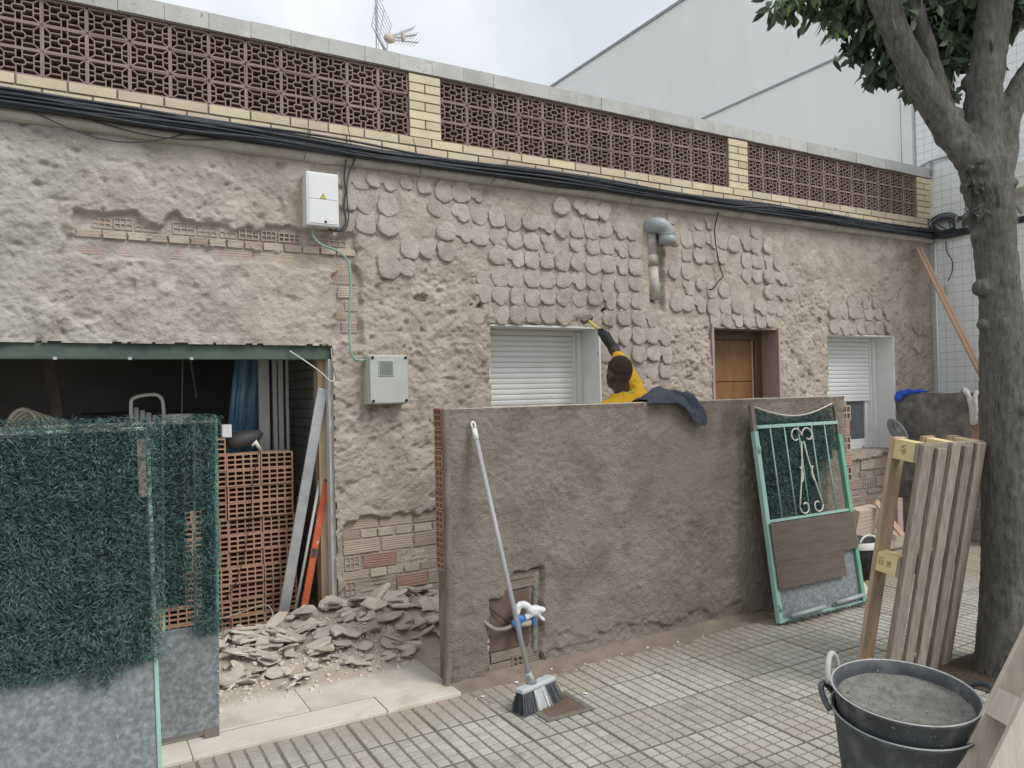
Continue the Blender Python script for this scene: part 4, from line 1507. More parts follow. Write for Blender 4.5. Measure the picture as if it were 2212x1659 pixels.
wire('lead_wire', [(1.935, 3.665, .385), (1.99, 3.655, .335), (2.04, 3.65, .29), (2.10, 3.655, .22), (2.14, 3.66, .16)], .0035, 'wire_dark', 'thin dark wire crossing the rusty panel in the wall niche', 'wire')

# ================================================================== RUBBLE in the yard
gx = axis(-.6, 2.7, .022)
gy = axis(3.80, 4.995, .022)
Xg, Yg = np.meshgrid(gx, gy, indexing='ij')
mound = np.clip((Yg - 4.13 - .10 * np.sin(Xg * 3.1 + 1.0) + .10 * np.clip(.75 - Xg, 0, 1)) / .60, 0, 1) ** .9
mound = mound * np.clip((Xg + .5) / .5, 0, 1)
Hm = .018 + mound * (.085 + .06 * np.clip((Xg - .9) / .7, 0, 1)) + mound * (fbm(Xg, Yg, 9, 3, 2) - .5) * .09 + (fbm(Xg, Yg, 40, 2, 5) - .5) * .012
Hm = np.where((mound < .02), Hm - .012, Hm)
Hm = np.where(mound < .02, .006 + (Hm - .018) * .5, Hm)
V = np.stack([Xg, Yg, Hm], -1).reshape(-1, 3)
I = np.arange(Xg.size).reshape(Xg.shape)
F = np.stack([I[:-1, :-1], I[1:, :-1], I[1:, 1:], I[:-1, 1:]], -1).reshape(-1, 4)
rm = npmesh('rubble_mound', V, F, 'dust')
tag(rm, 'sandy heap of fine rubble dust under the broken plaster in the yard', 'rubble', kind='stuff')


def mound_h(x, y):
    i = int(np.clip(np.searchsorted(gx, x), 0, len(gx) - 1))
    j = int(np.clip(np.searchsorted(gy, y), 0, len(gy) - 1))
    return float(Hm[i, j]), float(mound[i, j])


def chunk_mesh(k, mat='rubble'):
    rng = random.Random(500 + k)
    n = rng.randint(5, 8)
    poly = []
    ph = rng.random() * 6
    for i in range(n):
        a = ph + 2 * math.pi * (i + rng.uniform(-.3, .3)) / n
        r = .5 * rng.uniform(.62, 1.05)
        poly.append((r * math.cos(a), r * math.sin(a) * rng.uniform(.6, .9)))
    t = rng.uniform(.09, .20)
    b = MB()
    b.v = [(x * rng.uniform(.9, 1.04), y * rng.uniform(.9, 1.04), -t / 2 + rng.uniform(-.04, .04)) for x, y in poly]
    b.v += [(x * 1.02, y * 1.02, rng.uniform(-.03, .03)) for x, y in poly]
    b.v += [(x * rng.uniform(.72, .98), y * rng.uniform(.72, .98), t / 2 + rng.uniform(-.05, .05)) for x, y in poly]
    b.v += [(0, 0, t / 2 + rng.uniform(-.03, .06)), (0, 0, -t / 2)]
    for i in range(n):
        j = (i + 1) % n
        b.f += [(i, j, n + j, n + i), (n + i, n + j, 2 * n + j, 2 * n + i), (2 * n + i, 2 * n + j, 3 * n), (j, i, 3 * n + 1)]
    b.mi = [0] * len(b.f)
    return b.mesh('rubble_chunk', mat)


CH = [chunk_mesh(k) for k in range(18)]
cnt = 0
tries = 0
while cnt < 230 and tries < 4000:
    tries += 1
    x, y = random.uniform(.45, 2.25), random.uniform(4.05, 4.93)
    h, m_ = mound_h(x, y)
    if m_ < .04 and random.random() < .85:
        continue
    if x > 1.9 and y < 4.0:
        continue
    big = random.random()
    s = .075 + .18 * big ** 1.6 * (.5 + .5 * m_)
    if m_ < .1:
        s *= .55
    steep = random.random() < .35
    tl = .75 if steep else .28
    o = inst('rubble_chunk', random.choice(CH), None, (x, y, h + s * .10 + random.uniform(0, .035) * m_), (random.uniform(-tl, tl), random.uniform(-tl, tl), random.uniform(0, 6.28)), (s, s, s * random.uniform(.38, .72)))
    tag(o, 'broken plaster chunk in the rubble heap beside the front wall', 'rubble', 'broken plaster chunks in the yard')
    cnt += 1
CW = [chunk_mesh(60 + k, 'rubble_white') for k in range(3)]
for k, (x, y, s, r3) in enumerate(((1.01, 4.10, .055, .3), (.93, 4.07, .06, 1.4), (.96, 4.02, .05, 2.2), (1.05, 4.06, .04, .9))):
    o = inst('tile_shard', CW[k % 3], None, (x, y, .055), (random.uniform(-.5, .5), random.uniform(-.4, .4), r3), (s, s, s * .5))
    tag(o, 'white glazed tile shard at the front edge of the rubble', 'shard', 'white tile shards')
# fine crumbs on the heap, the threshold and along the wall foot
b = MB()
for k in range(1000):
    if k < 920:
        x, y = random.uniform(.4, 1.68), random.triangular(3.9, 4.9, 4.3)
        h, m_ = mound_h(x, y)
        h = max(h, .017)
    else:
        x, y = random.uniform(1.72, 4.2), 3.64 - abs(random.gauss(0, .10))
        h = .001
    s = random.uniform(.003, .010) if random.random() < .9 else random.uniform(.010, .016)
    s *= .7
    if k >= 920:
        s *= .7
    b.obox((x, y, h + s * .4), (s, random.uniform(-.3, .3) * s, 0), (random.uniform(-.3, .3) * s, s * .7, .2 * s), (0, .2 * s, s * .5))
tag(b.build('crumbs', 'rubble'), 'fine plaster crumbs scattered over threshold and wall foot', 'crumbs', kind='stuff')
for k, (x, y) in enumerate(((2.02, 3.52), (2.14, 3.47), (2.15, 3.50), (2.28, 3.58), (1.93, 3.37), (2.75, 3.55), (2.62, 3.5), (1.78, 3.45), (2.24, 3.2))):
    s = random.uniform(.016, .03)
    tag(inst('wall_chip', CW[k % 3], None, (x, y, .006), (0, 0, random.random() * 6), (s, s, s)), 'tiny white chip on the pavement at the front wall foot', 'chip', 'white chips on the pavement')
# dirt swept against the wall foot
dx_ = axis(1.66, 4.9, .02)
dy_ = axis(3.30, 3.68, .02)
Xd, Yd = np.meshgrid(dx_, dy_, indexing='ij')
wd = .20 + .12 * (fbm(Xd, Xd * 0, 2.2, 3, 4) - .5) * 2 - .10 * np.clip((Xd - 3.2) / 1.2, 0, 1)
hh = .030 * np.clip((Yd - 3.655 + wd) / wd, 0, 1.2) ** 2 - .004 + (fbm(Xd, Yd, 14, 3, 1) - .5) * .010
V = np.stack([Xd, Yd, hh], -1).reshape(-1, 3)
I = np.arange(Xd.size).reshape(Xd.shape)
F = np.stack([I[:-1, :-1], I[1:, :-1], I[1:, 1:], I[:-1, 1:]], -1).reshape(-1, 4)
M('dirt', [(.20, .155, .12), (.28, .225, .18)], 9, .98, .8, 60, bdist=.01, speck=(60, .7, (.45, .4, .34)))
tag(npmesh('swept_dirt', V, F, 'dirt'), 'brown sand and dirt along the foot of the front wall', 'dirt', kind='stuff')

# ================================================================== HEDGE GATES
def hedge(name, parent, O, U, Wv, Nv, W_, H_, n, mask=None, ln=(.013, .030), seed=0, rows=.055, depth=.03):
    """artificial hedge: thousands of thin blades fanning out of vertical stems"""
    rng = np.random.default_rng(seed)
    u = rng.random(n) * W_
    u = np.round(u / rows) * rows + rng.normal(0, .016, n)
    w = rng.random(n) * H_
    if mask is not None:
        k = mask(u, w, rng)
        u, w = u[k], w[k]
    n = len(u)
    O, U, Wv, Nv = (np.array(q, float) for q in (O, U, Wv, Nv))
    base = O + u[:, None] * U + w[:, None] * Wv + (rng.random(n) * depth)[:, None] * Nv
    a = rng.normal(0, .85, n)
    el = rng.random(n) * .95 + .1
    down = rng.normal(-.25, .55, n)
    clump = vn(u * 16, w * 16, seed)
    down = down + (clump - .5) * 1.4
    a = a + (vn(u * 13 + 5, w * 13, seed + 1) - .5) * 2.2
    d = np.sin(a)[:, None] * U + down[:, None] * Wv + el[:, None] * Nv
    d /= np.linalg.norm(d, axis=1)[:, None]
    L_ = rng.uniform(*ln, n)
    side = np.cross(d, rng.normal(0, 1, (n, 3)))
    side /= np.linalg.norm(side, axis=1)[:, None]
    wd_ = rng.uniform(.0009, .0018, n)[:, None]
    tip = base + d * L_[:, None]
    mid = base + d * (L_ * .5)[:, None] + side * .0
    V_ = np.stack([base - side * wd_, base + side * wd_, mid + side * wd_ * .9, tip, mid - side * wd_ * .9], 1).reshape(-1, 3)
    I_ = np.arange(n)[:, None] * 5
    T_ = np.concatenate([I_ + np.array([[0, 1, 2]]), I_ + np.array([[0, 2, 4]]), I_ + np.array([[4, 2, 3]])])
    o = npmesh(name, V_, T_, 'hedge', parent, smooth=False)
    o['kind'] = 'stuff'
    return o


# leaf 1, nearest, leaning a little
g1 = empty('hedge_gate', (-.3, 3.0, 0))
tag(g1, 'large green artificial hedge gate panel at the left edge, nearest the camera', 'gate', 'hedge covered metal gates')
lean = math.atan2(.14, 1.45)
O1 = Vector((-.85, 2.985, .02))
U1 = Vector((1, 0, 0))
W1 = Vector((-.012, math.sin(lean), math.cos(lean))).normalized()
N1 = U1.cross(W1).normalized()
if N1.y > 0:
    N1 = -N1
XW = 1.108


def loc(u, w, n=0, O=O1, U=U1, Wv=W1, N=N1):
    return O + U * u + Wv * w + N * n


def slab(u0, u1, w0, w1, n0, n1, fr=None):
    fr = fr or (O1, U1, W1, N1)
    O, U, Wv, N = fr
    b = MB()
    c = O + U * ((u0 + u1) / 2) + Wv * ((w0 + w1) / 2) + N * ((n0 + n1) / 2)
    b.obox(c, U * ((u1 - u0) / 2), N * ((n1 - n0) / 2), Wv * ((w1 - w0) / 2))
    return b


slab(0, XW - .016, .03, .60, -.004, .004).build('sheet_panel', 'sheet_grey', g1)
slab(XW - .015, XW, .0, 1.40, -.018, .012).build('edge_post', 'mint', g1, bevel=.003)
slab(0, XW - .015, 0, .029, -.018, .012).build('bottom_rail', 'mint', g1, bevel=.003)
slab(0, XW - .015, .60, .622, -.016, -.003).build('middle_rail', 'mint', g1)
slab(0, XW - .02, 1.425, 1.437, -.014, .0).build('top_rail', 'iron_cream', g1)
slab(0, XW - .02, .60, 1.44, -.012, -.004).build('backing_mesh', 'hedge_back', g1)
slab(XW - .045, XW - .017, 1.18, 1.39, .018, .030).build('brown_slat', 'post_brown', g1)
hedge('hedge_blades', g1, tuple(loc(0, .60)), U1, W1, N1, XW - .01, .845, 76000, None, seed=3, depth=.035)
hedge('hedge_fringe', g1, tuple(loc(.5, .535)), U1, W1, N1, .56, .1, 2600, lambda u, w, r: (w > .07 - .09 * np.exp(-((u - .42) / .05) ** 2) - .03 * r.random(len(u))), seed=4)

# leaf 2 behind it, standing open
g2 = empty('hedge_gate', (.4, 3.72, 0))
tag(g2, 'narrower hedge covered gate leaf standing behind the nearest one, beside the bricks', 'gate', 'hedge covered metal gates')
O2 = Vector((-.35, 3.70, .055))
f2 = (O2, Vector((1, 0, 0)), Vector((.01, 0, 1)).normalized(), Vector((0, -1, 0)))
slab(0, .905, .0, .47, -.004, .004, f2).build('sheet_panel', 'sheet_grey', g2)
slab(0, .905, .0, .47, -.012, -.0045, f2).build('sheet_back', 'hedge_back', g2)
slab(.892, .905, .47, 1.40, -.012, .010, f2).build('edge_post', 'mint_deep', g2)
slab(.0, .89, 1.385, 1.398, -.010, .004, f2).build('top_rail', 'iron_cream', g2)
for k in range(6):
    slab(.15 + .13 * k, .162 + .13 * k, .47, 1.385, -.008, .0, f2).build('bar', 'mint', g2)
slab(0, .765, .58, 1.38, -.009, -.0085, f2).build('backing_mesh', 'hedge_back', g2)
slab(.835, .89, .50, 1.38, -.009, -.0085, f2).build('backing_mesh', 'hedge_back', g2)
slab(.766, .834, .99, 1.38, -.009, -.0085, f2).build('backing_mesh', 'hedge_back', g2)
slab(.84, .903, -.05, .0, -.02, .012, f2).build('foot', 'post_brown', g2)
for k in range(5):
    b = MB()
    c = O2 + Vector((.900, -.006, .05 + .1 * k))
    b.ball(c, .005, 8, 6)
    b.build('rivet', 'steel', g2)


def m2(u, w, r):
    gap = (w < .085 + .03 * r.random(len(u))) & (u < .79)
    slot = (np.abs(u - .80) < .028) & (w > .36) & (w < .52) & (r.random(len(u)) < .75)
    return ~(gap | slot)


hedge('hedge_blades', g2, tuple(O2 + Vector((.0, -.006, .47))), f2[1], f2[2], f2[3], .905, .955, 44000, m2, seed=8, depth=.04)
hedge('hedge_fringe', g2, tuple(O2 + Vector((.83, -.006, .43))), f2[1], f2[2], f2[3], .075, .1, 500, None, seed=9, rows=.02)

# leaf 3: ironwork gate leaning on the wall
g3 = empty('iron_gate', (4.37, 3.45, 0))
tag(g3, 'mint green iron gate with scrollwork and hedge leaning on the front wall', 'gate')
ln3 = math.atan2(.175, 1.41)
O3 = Vector((3.925, 3.425, .012))
f3 = (O3, Vector((1, 0, 0)), Vector((-.018, math.sin(ln3), math.cos(ln3))).normalized(), Vector((0, -math.cos(ln3), math.sin(ln3))))
GWd = .885


def s3(*a):
    return slab(*a, f3)


def p3(u, w, n=0):
    return O3 + f3[1] * u + f3[2] * w + f3[3] * n


s3(0, .038, 0, 1.25, -.018, .018).build('side_post', 'mint', g3, bevel=.004)
s3(0.002, .036, 1.25, 1.425, -.014, .012).build('post_top', 'post_brown', g3, bevel=.002)
s3(GWd - .038, GWd, 0, 1.19, -.018, .018).build('side_post', 'mint_deep', g3, bevel=.004)
s3(GWd - .03, GWd - .012, 1.19, 1.40, -.012, .008).build('post_top', 'post_brown', g3)
s3(.038, GWd - .02, 1.265, 1.288, -.012, .014).build('top_rail', 'mint', g3, bevel=.003)
s3(.038, GWd - .038, .645, .662, -.012, .012).build('middle_rail', 'mint', g3)
s3(.038, GWd - .038, .02, .645, -.010, -.002).build('sheet_panel', 'sheet_grey', g3)
s3(.038, GWd - .038, 0, .02, -.014, .012).build('bottom_rail', 'mint', g3)
for k in range(5):
    u = .165 + .138 * k
    b = MB().tube([p3(u, .662, .006), p3(u, 1.265, .006)], .0058, 8)
    b.build('bar', 'mint', g3, True)


def scroll(cu, cw, r0, turn, a0, n=26, s=1):
    pts = []
    for i in range(n):
        t = i / (n - 1)
        a = a0 + s * turn * t
        r = r0 * (1 - .58 * t)
        pts.append((cu + r * math.cos(a), cw + r * math.sin(a)))
    return pts


ctr = .455
for s in (-1, 1):
    top_ = scroll(ctr + s * .062, 1.20, .060, 5.4, 0 if s < 0 else math.pi, s=1 if s < 0 else -1)
    leg = [(ctr + s * .012, 1.16), (ctr + s * .03, 1.05), (ctr + s * .06, .92), (ctr + s * .10, .78), (ctr + s * .118, .72)]
    bot = scroll(ctr + s * .066, .716, .052, 5.4, 0 if s > 0 else math.pi, s=-1 if s > 0 else 1)
    MB().tube([p3(a, c, .018) for a, c in top_], .0052, 7).build('scroll', 'iron_cream', g3, True)
    MB().tube([p3(a, c, .018) for a, c in leg], .0052, 7).build('scroll_leg', 'iron_cream', g3, True)
    MB().tube([p3(a, c, .018) for a, c in bot], .0052, 7).build('scroll', 'iron_cream', g3, True)
    mid = [(ctr + s * .035 - s * .03 * math.cos(t), .95 + .05 * math.sin(t)) for t in np.linspace(-1.2, 1.2, 9)]
    mid = [(ctr + s * (.075 - .028 * math.cos(t)), .935 + .055 * math.sin(t)) for t in np.linspace(-1.2, 1.2, 9)]
    MB().tube([p3(a, c, .02) for a, c in mid], .006, 7).build('leaf_curl', 'iron_cream', g3, True)
# hedge behind the bars
s3(.04, .60, .662, 1.31, -.03, -.024).build('backing_mesh', 'hedge_back', g3)
s3(.60, .80, 1.02, 1.31, -.03, -.024).build('backing_mesh', 'hedge_back', g3)


def m3(u, w, r):
    topc = .745 - .075 * np.sin(np.clip(u / .80, 0, 1) * math.pi)
    edge = .64 - .50 * np.clip((.45 - w) / .45, 0, 1) * .3 + .05 * r.normal(0, 1, len(u))
    return (w < topc) & ((u < edge) | (w > .42))


hedge('hedge_blades', g3, tuple(p3(.035, .665, -.022)), f3[1], f3[2], f3[3], .82, .76, 36000, m3, seed=12, depth=.022, ln=(.016, .034))
pts = [p3(.03 + .80 * t, 1.415 - .075 * math.sin(math.pi * t), .01) for t in np.linspace(0, 1, 14)]
MB().tube(pts, .005, 6).build('top_wire', 'iron_cream', g3, True)
s3(.018, .862, .385, .64, .019, .033).build('brown_board', 'board_brown', g3, bevel=.002)
s3(.022, .70, .215, .3845, .0195, .032).build('brown_board', 'board_brown', g3, bevel=.002)
b = MB()
b.tube([p3(.10, .035, .03), p3(.43, .045, .03)], .014, 10)
b.build('foot_bar', 'pvc_grey', g3, True)
b = MB()
b.tube([p3(.55, .05, .03), p3(.86, .062, .03)], .014, 10)
b.build('foot_bar', 'pvc_grey', g3, True)
for w_ in (.10, 1.13):
    MB().tube([p3(.02, w_ - .02, .022), p3(.02, w_ + .02, .022)], .011, 8).build('hinge', 'mint', g3, True)
b = MB()
for k in range(26):
    u = .05 + .032 * k + random.uniform(-.01, .01)
    b.add([p3(u, .012, .02), p3(u + .03, .012, .02), p3(u + random.uniform(-.01, .04), -.0, .05 + random.uniform(0, .035))], [(0, 1, 2)])
b.build('rubber_fringe', 'rubber', g3)

# ================================================================== BROOM
br = empty('broom', (2.0, 3.2, 0))
tag(br, 'grey push broom with black and white bristles leaning on the front wall', 'broom')
hA, hB = Vector((1.915, 3.205, .135)), Vector((1.848, 3.632, 1.395))
MB().tube([hA, hA.lerp(hB, .93)], .0125, 12).build('handle', 'broom_grey', br, True)
b = MB()
b.tube([hA.lerp(hB, .925), hA.lerp(hB, .97)], [.015, .0145], 12)
q = hA.lerp(hB, .985)
dirh = (hB - hA).normalized()
sd = dirh.cross(Vector((0, 1, 0))).normalized()
b.tube([q + (sd * math.cos(t) * .011 + dirh * math.sin(t) * .02) for t in np.linspace(-.9, math.pi + .9, 14)], .0055, 8)
b.build('grip', 'handle_white', br, True)
e1 = Vector((.265, .075, 0)).normalized()
e2 = Vector((-.075, .265, 0)).normalized()
hc_ = Vector((1.955, 3.215, .105))
b = MB()
b.obox(hc_, e1 * .122, e2 * .028, Vector((0, 0, .012)))
b.build('head', 'broom_pale', br, bevel=.008)
MB().tube([hc_ + Vector((-.025, .0, .01)), hA + (hB - hA) * .03], [.028, .015], 12).build('socket', 'broom_grey', br, True)
for k, mname in enumerate(('bristle_dark', 'bristle_white', 'bristle_dark')):
    n = 700
    rng = np.random.default_rng(40 + k)
    t = (-.12 + .08 * k + rng.random(n) * .08)
    s_ = rng.uniform(-.024, .024, n)
    base = np.array(hc_) + t[:, None] * np.array(e1) + s_[:, None] * np.array(e2) + np.array([0, 0, -.012])
    spread = 1.22
    tip = np.array(hc_) * np.array([1, 1, 0]) + (t * spread)[:, None] * np.array(e1) + (s_ * 2.1 - .012 + rng.normal(0, .004, n))[:, None] * np.array(e2)
    tip[:, 2] = rng.uniform(.001, .008, n)
    sdv = np.array(e1) * .0011
    V_ = np.stack([base - sdv, base + sdv, tip + sdv * .7, tip - sdv * .7], 1).reshape(-1, 3)
    F_ = np.arange(n * 4).reshape(n, 4)
    o = npmesh('bristles', V_, F_, mname, br, False)
    o['kind'] = 'stuff'

# ================================================================== NEIGHBOUR'S BUILDING
nb = empty('neighbour_building', (8.4, 5, 0))
tag(nb, 'tall white neighbouring building with tiled front corner behind the house', 'building')
GXW = 8.36
b = MB()
b.box(GXW, 16, 5.34, 16, 0, 7.63)
b.build('party_wall', 'white_wall', nb)
b = MB()
b.box(GXW - .012, 16, 3.0, 5.33, 0, 7.0)
b.build('corner_block', 'white_wall', nb)
MB().box(GXW - .03, 16.02, 5.34, 16.02, 7.62, 7.66).build('roof_edge', 'roof_line', nb)
MB().box(GXW - .02, GXW + .01, 5.345, 16, 5.64, 5.665).build('seam', 'roof_line', nb)
b = MB()
b.tube([(GXW - .025, 5.29, 3.5), (GXW - .025, 5.29, 7.0)], .022, 8)
b.build('downpipe', 'pvc_grey', nb, True)
b = MB()
b.box(GXW - .045, GXW - .014, 5.16, 5.335, 3.5, 7.0)
b.build('corner_strip', 'paint_white', nb)
# glazed tiles: 0.32 x 0.158 courses, the visible part tile by tile
tmw, tmh = .30, .162
tme = MB().box(-.004, .004, -tmw / 2 + .002, tmw / 2 - .002, -tmh / 2 + .002, tmh / 2 - .002).mesh('wall_tile', 'white_tile')
MB().box(GXW - .0165, GXW - .0125, 3.0, 5.15, 0, 6.9).build('tile_grout', 'tile_line', nb)
lines = MB()
zz = .10
r_ = 0
cnt = 0
while zz < 6.4:
    y = 3.35
    while y < 5.1:
        w = min(tmw, 5.13 - y)
        if cnt < 300 and zz > .8 and y > 3.62:
            inst('wall_tile', tme, nb, (GXW - .019, y + w / 2, zz + tmh / 2), (0, 0, 0), (1, w / tmw, 1))
            cnt += 1
            for q in (.33, .66):
                lines.box(GXW - .0236, GXW - .0228, y + w * q - .0012, y + w * q + .0012, zz + .004, zz + tmh - .004)
            lines.box(GXW - .0236, GXW - .0228, y + .003, y + w - .003, zz + tmh * .5 - .0012, zz + tmh * .5 + .0012)
        y += tmw
    zz += tmh
tag(lines.build('tile_lines', 'tile_line', nb), kind='stuff')
MB().tube([(GXW - .045, 4.93, .8), (GXW - .045, 4.93, 3.1)], .014, 8).build('conduit_tube', 'paint_white', nb, True)
MB().box(GXW - .06, GXW - .024, 4.965, 5.0, 3.2, 3.86).build('white_strip', 'paint_white', nb)
b = MB()
b.tube([(8.30, 5.13, 3.97), (8.30, 4.95, 4.02), (8.32, 4.6, 4.03)], .012, 8)
b.tube([(8.31, 4.95, 3.86), (8.31, 4.95, 4.02)], .012, 8)
b.build('bracket', 'pvc_grey', nb, True)
wire('hanging_cable', [(8.30, 4.80, 3.10), (8.30, 4.79, 2.98), (8.30, 4.74, 2.88), (8.30, 4.74, 2.76), (8.30, 4.79, 2.66)], .005, 'cable', 'thin black cable hanging down over the white tiled wall')
b = MB()
b.ball((8.315, 4.83, 2.545), .028, 12, 8, (.6, 1, 1))
b.tube([(8.31, 4.825, 2.56), (8.305, 4.815, 2.62)], .008, 6)
tag(b.build('wall_bell', 'box_grey', None, True), 'small round grey bell on the white tiled wall', 'bell')
ac = empty('air_conditioner', (8.2, 4.0, 3.4))
tag(ac, 'cream air conditioner cabinet on the tiled wall right of the tree', 'air conditioner')
MB().box(8.04, 8.32, 3.50, 4.17, 3.44, 3.70).build('cabinet', 'ac_cream', ac, bevel=.008)
MB().box(8.035, 8.04, 3.6, 4.0, 3.55, 3.57).build('grille', 'paint_white', ac)
MB().bar((8.06, 4.05, 3.43), (8.34, 4.05, 3.25), .02, .02).build('support', 'pvc_grey', ac)
MB().bar((8.06, 3.65, 3.43), (8.34, 3.65, 3.25), .02, .02).build('support', 'pvc_grey', ac)

# two long poles leaning in the corner
for k, (dx1, lab) in enumerate(((0, 'left of two pinkish poles leaning from the house corner to the tree'), (.055, 'right of two pinkish poles leaning from the house corner to the tree'))):
    b = MB().tube([(7.975 + dx1, 4.93, 3.02 + .015 * k), (7.90 + dx1, 4.22, 1.53)], .019, 10)
    tag(b.build('wooden_pole', 'wood_pole', None, True), lab, 'pole', 'poles leaning in the corner')

# ------------------------------------------------------------------ party wall between the two front yards
pw = empty('yard_wall', (7.68, 4.3, 0))
tag(pw, 'rough grey dividing wall between the yards in front of the tiled house', 'wall')
ys = axis(3.55, 4.975, .02)
zs = axis(0, 1.45, .02)
Yg2, Zg2 = np.meshgrid(ys, zs, indexing='ij')
Dp = .01 + (fbm(Yg2, Zg2, 6, 4, 2) - .5) * .06 + (fbm(Yg2, Zg2, 20, 3, 6) - .5) * .02
tz = 1.45 + .02 * (fbm(Yg2, Zg2 * 0, 4, 2, 1) - .5)
V = np.stack([7.62 - Dp, Yg2, Zg2 * tz / 1.45], -1).reshape(-1, 3)
I = np.arange(Yg2.size).reshape(Yg2.shape)
F = np.stack([I[:-1, :-1], I[:-1, 1:], I[1:, 1:], I[1:, :-1]], -1).reshape(-1, 4)
npmesh('face', V, F, 'party_wall', pw)
MB().box(7.60, 7.74, 3.56, 4.97, 0, 1.435).build('core', 'party_wall', pw)
for r_ in range(5):
    inst('brick', ribbed_brick(.30, .10).mesh('brick', 'brick_red'), pw, (7.585, 4.02 + .02 * (r_ % 2), .72 + r_ * .105), (0, 0, R(-90)))
    inst('brick', ribbed_brick(.28, .10).mesh('brick', 'brick_red'), pw, (7.585, 3.70 + .02 * (r_ % 2), .72 + r_ * .105), (0, 0, R(-90)))
# blue rag, pale rag, grinder disc
b = MB()
b.ball((7.60, 4.90, 1.44), .05, 10, 8, (.9, 1.5, .7))
b.ball((7.565, 4.93, 1.395), .045, 10, 8, (.5, 1.1, .9))
b.tube([(7.61, 4.86, 1.455), (7.62, 4.72, 1.462), (7.63, 4.62, 1.465)], [.03, .022, .012], 8)
o = b.build('blue_bag', 'blue_cloth')
remesh(o, .01, 2, (.03, .05))
tag(o, 'crumpled bright blue cloth on the dividing wall', 'cloth')
b = MB()
b.tube(curve_pts([(7.72, 4.34, 1.455), (7.64, 4.28, 1.475), (7.585, 4.21, 1.45), (7.565, 4.18, 1.35), (7.56, 4.17, 1.22), (7.56, 4.16, 1.15), (7.555, 4.13, 1.16), (7.555, 4.12, 1.25), (7.57, 4.13, 1.38), (7.6, 4.14, 1.46)], 5), .022, 8)
b.tube(curve_pts([(7.60, 4.26, 1.465), (7.57, 4.2, 1.42), (7.56, 4.17, 1.3), (7.555, 4.16, 1.2)], 5), .024, 8)
o = b.build('pale_rag', 'rag')
remesh(o, .012, 3, (.02, .05))
tag(o, 'pale dusty rag hanging over the dividing wall near the tree', 'rag')
gd = empty('grinder', (7.55, 4.8, 1.0))
tag(gd, 'round grey cutting disc guard hooked on the end of the dividing wall', 'tool')
rotm = Matrix.Rotation(R(62), 3, 'Y') @ Matrix.Rotation(R(25), 3, 'X')


def disc(prof, n=28):
    b = MB().lathe(prof, n=n)
    b.v = [tuple(Vector((7.50, 4.90, 1.04)) + rotm @ Vector(v)) for v in b.v]
    return b


disc([(.16, .0), (.155, .012), (.10, .02), (.085, .035), (.08, .02), (.09, .005), (.15, -.01), (.16, 0)]).build('guard', 'pvc_grey', gd, True)
disc([(.0001, .03), (.055, .03), (.06, .02), (.0001, .0)]).build('hub', 'plastic_pale', gd, True)
b = MB().bar(Vector((7.5, 4.90, 1.04)) + rotm @ Vector((-.02, 0, .035)), Vector((7.5, 4.9, 1.04)) + rotm @ Vector((.14, .0, .05)), .025, .02)
b.build('wrench', 'paint_white', gd)

# ------------------------------------------------------------------ small things behind the leaning gate
def tub(name, c, rt_, rb, h, mat, n=28, parent=None):
    b = MB()
    b.lathe([(.0001, .006), (rb, .006), (rb * 1.01, 0.001), (rt_, h), (rt_ + .008, h + .002), (rt_ + .008, h - .012), (rt_ - .004, h - .002), (rb - .006, .014), (.0001, .014)], c, n)
    return b.build(name, mat, parent, True)


k2 = empty('rubber_bucket', (5.42, 3.93, 0))
tag(k2, 'black rubber bucket with metal rim standing behind the leaning gate', 'bucket')
tub('tub', (5.45, 3.95, 0), .17, .135, .30, 'rubber', parent=k2)
b = MB().lathe([(.1725, .245), (.176, .30), (.179, .30), (.178, .245)], (5.45, 3.95, 0), 28)
b.build('pale_band', 'plastic_pale', k2, True)
b = MB()
b.tube([(5.40 + .10 * math.cos(t), 3.80, .30 + .06 * math.sin(t)) for t in np.linspace(0, math.pi, 12)], .008, 7)
b.build('grip', 'plastic_pale', k2, True)
pbk = MB()
w, h = .36, .25
hb = hole_brick(w, h, 9, 6, wall_t=.025, dep=.05, length=.10)
pbo = hb.build('perforated_brick', ['brick_cream', 'brick_dark'], None, loc=(6.25, 4.40, .29))
pbo.rotation_euler = (R(12), 0, R(8))
M('brick_pink', [(.47, .37, .30), (.55, .445, .37)], 8, .9, .2, 80)
pbo.data.materials[0] = MATS['brick_pink']
tag(pbo, 'pinkish perforated clay block standing behind the black bucket', 'brick')
b = MB().box(5.95, 6.75, 4.35, 4.62, .005, .16)
tag(b.build('cement_bag_heap', 'dust', None, bevel=.03), 'dusty bag lying flat under the perforated clay block', 'bag')
b = MB().bar((6.0, 4.48, .49), (6.85, 4.55, .47), .10, .025, (0, 0, 1))
tag(b.build('plank', 'post_brown', None, bevel=.003), 'reddish plank lying level below the far window', 'plank')
b = MB().bar((6.32, 4.36, .48), (6.60, 4.30, .16), .05, .02, (0, 1, 0))
tag(b.build('short_batten', 'wood_pole', None), 'short batten leaning over the perforated clay block', 'batten')
b = MB().box(6.0, 6.08, 4.42, 4.6, .005, .47)
tag(b.build('brick_prop', 'brick_old', None), 'old brick prop holding up the reddish plank', 'prop')
b = MB().box(6.78, 6.86, 4.45, 4.62, .005, .455)
tag(b.build('brick_prop', 'brick_old', None), 'far brick prop under the right end of the reddish plank', 'prop')
b = MB()
b.add([(4.83, 3.50, .005), (4.98, 3.46, .005), (4.92, 3.50, .10), (4.83, 3.56, .30), (4.84, 3.58, .30), (4.99, 3.49, .008)], [(0, 1, 2, 3), (0, 3, 4), (1, 5, 4, 2), (2, 4, 3), (0, 4, 5, 1)])
M('sack', [(.62, .63, .55), (.66, .62, .25)], 9, .6, .1, 40)
